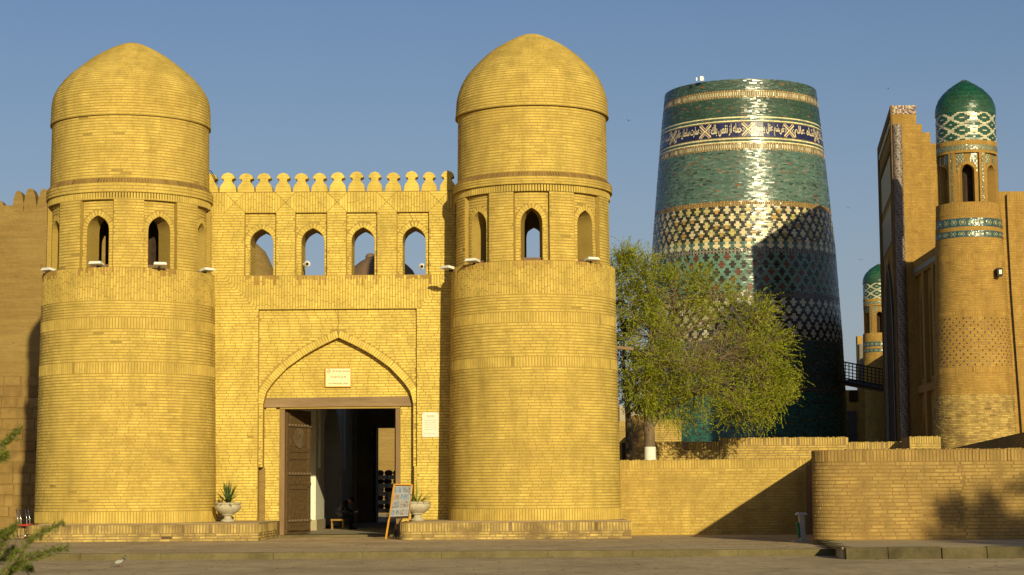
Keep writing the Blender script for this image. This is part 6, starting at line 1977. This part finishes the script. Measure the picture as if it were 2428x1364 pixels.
# things hung on the corner tower and wall
a = P(2368, 646, YQ - 1.75); mb = MB(); mb.box(a.x - .13, a.x + .13, YQ - 2.05, YQ - 1.6, a.z - .22, a.z + .20)
o = mb.build('lamp_box', M_BLACK, loc=tuple(a)); tag(o, 'small black lamp box mounted on the nearer madrasa corner tower', 'lamp')
mb = MB(); mb.box(a.x - .06, a.x + .08, YQ - 2.08, YQ - 2.05, a.z - .12, a.z + .10); mb.build('lens', M_METAL, o)
mb = MB(); pa = [P(x, y, YRW - .12) for x, y in ((2386, 462), (2390, 560), (2398, 700), (2410, 860), (2424, 1050))]
mb.tube(pa, .035, 6); o = mb.build('drainpipe', M_BLACK, loc=tuple(pa[0])); tag(o, 'thin dark pipe running down the wall right of the corner tower', 'pipe')

# distant buildings below the bridge
def far_block(label, x0, x1, yt, Y, mat, cat='building'):
    a, b = P(x0, 1000, Y).x, P(x1, 1000, Y).x; mb = MB(); mb.box(a, b, Y, Y + .8, 0, PZ(yt, Y, (x0 + x1) / 2)); o = mb.build('old_building', mat, loc=((a + b) / 2, Y, 0)); tag(o, label, cat); return o
fb = far_block('brick building with dark windows just under the wooden footbridge', 2004, 2052, 925, 168, M_BRICK_M)
mb = MB(); a, b = P(2014, 950, 167.9), P(2034, 950, 167.9); mb.box(a.x, b.x, 167.85, 167.95, PZ(953, 167.9, 2020), PZ(920 + 6, 167.9, 2020)); mb.build('window', M_DARKWOOD, fb)
mb = MB(); a, b = P(2009, 950, 167.9), P(2030, 950, 167.9); mb.box(a.x, b.x, 167.8, 167.95, 0, PZ(975, 167.9, 2020)); mb.build('door', M_PANELB, fb)
fp = far_block('slim brick pier with a pale edge in front of the distant corner tower', 2038, 2050, 797, 172, M_BRICK_M, 'pier')
mb = MB(); a = P(2043, 900, 171.7); mb.tube([(a.x, 171.8, 0), (a.x, 171.8, PZ(816, 171.8, 2043))], .16, 12); mb.build('column', M_PANEL, fp, smooth=True)

# wooden footbridge from the minaret to the madrasa
br = thing('footbridge', 'dark wooden footbridge with a lattice railing between the minaret and the madrasa', 'bridge', (P(2050, 900, 137).x, 137, 0))
A0, A1 = P(1996, 903, 137.5), P(2112, 925, 132.5); U0, U1 = P(1996, 860, 137.5), P(2112, 882, 132.5)
mb = MB(); mb.bar(A0, A1, 1.4, .16); mb.build('deck', M_DARKWOOD, br)
mb = MB(); mb.bar(A0 - Vector((0, .7, .22)), A1 - Vector((0, .7, .22)), .2, .24); mb.build('beam', M_WOODH, br)
for (p, q) in ((U0, U1), (A0 + Vector((0, 0, .15)), A1 + Vector((0, 0, .15)))):
    mb = MB(); mb.bar(p - Vector((0, .7, 0)), q - Vector((0, .7, 0)), .08, .09); mb.build('rail', M_DARKWOOD, br)
for i in range(13):
    t_ = (i + .5) / 13; a, b = A0.lerp(A1, t_) - Vector((0, .7, 0)), U0.lerp(U1, t_) - Vector((0, .7, 0))
    mb = MB(); mb.bar(a, b, .06, .06, (0, 1, 0)); mb.build('baluster', M_DARKWOOD, br)
for j in (.28, .46, .64, .82):
    mb = MB(); mb.bar(A0.lerp(U0, j) - Vector((0, .74, 0)), A1.lerp(U1, j) - Vector((0, .74, 0)), .05, .05); mb.build('lattice_bar', M_DARKWOOD, br)

# ================================================================== foreground juniper, pigeon, birds
YS = 7.0
sh = thing('juniper_shrub', 'blurred feathery juniper branches reaching in at the lower left corner', 'shrub', (P(-60, 1364, YS).x, YS, -.13))
rj = np.random.RandomState(9)
q = []; mb = MB()
root = P(-90, 1500, YS); rootb = Vector((root.x - .1, YS, -.13))
curves = [[(-40, 1420), (20, 1345), (62, 1292), (100, 1262), (152, 1240)], [(-40, 1430), (30, 1335), (80, 1320), (112, 1308), (160, 1299)], [(-60, 1390), (-20, 1330), (8, 1290), (24, 1262), (37, 1245)],
          [(-60, 1180), (-30, 1120), (0, 1062), (24, 1040), (46, 1018)], [(-60, 1440), (-10, 1380), (24, 1350), (60, 1345), (74, 1350)], [(-60, 1320), (-30, 1290), (-4, 1272), (10, 1262)], [(-30, 1420), (20, 1370), (40, 1330), (36, 1314)], [(-70, 1400), (-30, 1345), (10, 1325), (30, 1300), (38, 1312)], [(-40, 1410), (15, 1360), (60, 1328), (78, 1318)],
          [(-60, 1130), (-30, 1100), (0, 1088), (14, 1080)]]
for k, cv in enumerate(curves):
    yo = YS + rj.uniform(-.35, .35); pts = [P(x, y, yo) for x, y in cv]
    mb.tube([rootb] + pts, [.012] + [.006, .005, .004, .003, .002][:len(pts)], 5)
    fine = []
    for a, b in zip(pts[:-1], pts[1:]):
        for i in range(10): fine.append(a.lerp(b, i / 10))
    for i, p in enumerate(fine):
        tt_ = i / len(fine)
        for _ in range(9):
            d = (fine[min(i + 1, len(fine) - 1)] - fine[max(0, i - 1)]).normalized(); v = np.array(d) * .8 + rj.normal(0, .45, 3)
            pa = np.array(p) + rj.normal(0, .006, 3)
            sprig(q, pa, v, rj.uniform(.008, .020) * (1.3 - .7 * tt_), 3, .004, .011, 0, rj)
leaves_mesh('foliage', q, M_LEAFJ, sh); mb.build('stem', M_BARK, sh)

# pigeon on the road
YG = P(285, 1342, 40).y
zg = -.1275; hgt_y = 1342
YG = 40.6
g0 = P(285, 1342, YG); gx = g0.x
pg = thing('pigeon', 'grey pigeon with a dark head standing on the road in front of the left tower', 'pigeon', (gx, YG, zg))
gp = lambda x, z, y=0.0: (gx + x, YG + y, zg + z)
M_PIG = noise_mat('pigeon grey', (.16, .15, .14), (.26, .24, .22), 18, .7, .3, 60)
M_PIGD = noise_mat('pigeon dark', (.05, .05, .055), (.08, .075, .08), 18, .6, .3, 60)
M_PIGW = noise_mat('pigeon wing', (.30, .28, .25), (.42, .39, .35), 25, .7, .4, 60)
skin('body', [gp(-.10, .075), gp(-.03, .095), gp(.04, .115), (gx + .075, YG, zg + .165), (gx + .09, YG, zg + .21), gp(.105, .222)], [(i, i + 1) for i in range(5)], [(.022, .018), (.048, .045), (.05, .045), .026, .020, .016], M_PIG, pg, root=1)
mb = MB(); ellipsoid(mb, gp(.098, .222), (.022, .019, .020), 12, 8); ellipsoid(mb, gp(.075, .17), (.030, .030, .04), 12, 8); mb.build('head', M_PIGD, pg, smooth=True)
mb = MB(); mb.tube([gp(.115, .220), gp(.138, .214)], [.006, .001], 6); mb.build('beak', M_BLACK, pg)
mb = MB(); V = [gp(-.09, .085, -.03), gp(-.09, .085, .03), gp(-.20, .045, .032), gp(-.20, .045, -.032)]; mb.hexa(V, [tuple(Vector(v) + Vector((0, 0, .012))) for v in V]); fix_normals(mb.build('tail', M_PIGD, pg))
for s_ in (-1, 1):
    mb = MB(); ellipsoid(mb, gp(-.03, .105, s_ * .036), (.085, .016, .038), 14, 8, Matrix.Rotation(rad(-14), 3, 'Y')); mb.build('wing', M_PIGW, pg, smooth=True)
    mb = MB(); mb.tube([gp(.01, .065, s_ * .02), gp(.015, .004, s_ * .02)], .005, 6)
    for a in (-.5, 0, .5): mb.tube([gp(.015, .005, s_ * .02), gp(.045, .004, s_ * .02 + a * .03)], .0035, 5)
    mb.tube([gp(.015, .005, s_ * .02), gp(-.01, .004, s_ * .02)], .003, 5); mb.build('leg', M_RUSTT, pg)

# swallows far off in the sky
def bird(label, px, py, Y, ang):
    p = P(px, py, Y); M = Matrix.Translation(p) @ Matrix.Rotation(rad(ang), 4, 'Y') @ Matrix.Scale(.5, 4)
    mb = MB(); ellipsoid(mb, (0, 0, 0), (.10, .035, .035), 8, 6)
    mb.add([(-.02, 0, .02), (.05, 0, .02), (.0, .04, .02), (.0, .30, .14), (-.05, .22, .10)], [(0, 1, 2), (2, 1, 3), (2, 3, 4)]); mb.add([(-.02, 0, .02), (.05, 0, .02), (.0, -.04, .02), (.0, -.30, .14), (-.05, -.22, .10)], [(0, 2, 1), (2, 3, 1), (2, 4, 3)])
    mb.add([(-.08, .0, 0), (-.18, .04, 0), (-.18, -.04, 0)], [(0, 1, 2)])
    R_ = Matrix.Rotation(rad(70), 4, 'Z'); V = [tuple(M @ R_ @ Vector(v)) for v in mb.v]; mb.v = V
    o = mb.build('bird', M_BLACK, loc=tuple(p)); tag(o, label, 'bird', 'tiny birds in the sky')
bird('tiny dark bird in the sky between the right gate tower and the minaret', 1490, 286, 75, 20)
bird('tiny dark bird high in the sky above the madrasa portal', 2106, 210, 75, -15)
bird('tiny dark bird between the minaret and the madrasa portal, level with the portal niches', 2011, 493, 85, 10)
bird('tiny dark bird in the sky just right of the minaret, above the distant green dome', 2040, 616, 85, 30)

# trees standing outside the frame on the right, which shade the corner wall's foot
def shade_tree(x, y, h, r_, n, seed, label):
    rs = np.random.RandomState(seed)
    bl = [((x + rs.uniform(-r_, r_) * .6, y + rs.uniform(-r_, r_) * .5, h + rs.uniform(-r_, r_) * .35), (r_ * .55,) * 3) for _ in range(6)]
    make_tree('tree', label, (x, y, -.13), ([(x, y, -.13), (x + .1, y, h * .4), (x, y, h * .7)], [.2, .16, .12]), [([(x, y, h * .7), (x + .3, y + .2, h * .9), (x + .5, y, h * 1.05)], [.1, .07, .04])], bl, n, M_LEAFD, y, dict(len=.5, n=8, lw=.09, ll=.12, droop=-.4), rng=rs)
# a point z=.8 on the wall at px 2150..2428 is shaded from y - 13 m
shade_tree(21.2, 20.0, 7.1, 3.4, 4200, 21, 'bushy tree outside the right edge of the picture, nearer the corner wall')
shade_tree(25.0, 18.5, 8.3, 3.6, 4800, 22, 'bushy tree outside the right edge of the picture, farther right')

# a few dry leaves and scraps lying on the paving
rl = np.random.RandomState(31); q = []
for _ in range(260):
    x, y = rl.uniform(-15, 14), rl.uniform(35, 59); z = (-.125 if y < YK else .012)
    if y > 55.5 and x < 3.6: continue
    a = rl.uniform(0, 6.28); L_ = rl.uniform(.02, .05); c_, s2_ = math.cos(a) * L_, math.sin(a) * L_
    q.append(((x - c_, y - s2_, z), (x + s2_ * .5, y - c_ * .5, z + .012), (x + c_, y + s2_, z + .004), (x - s2_ * .5, y + c_ * .5, z + .010)))
o = link_mesh('dry_leaves', np.array(q).reshape(-1, 3), np.arange(len(q) * 4).reshape(-1, 4), M_TWIG, None, (0, 45, 0)); o['kind'] = 'stuff'
tag(o, 'scattered dry leaves and scraps lying on the paving', 'leaves')
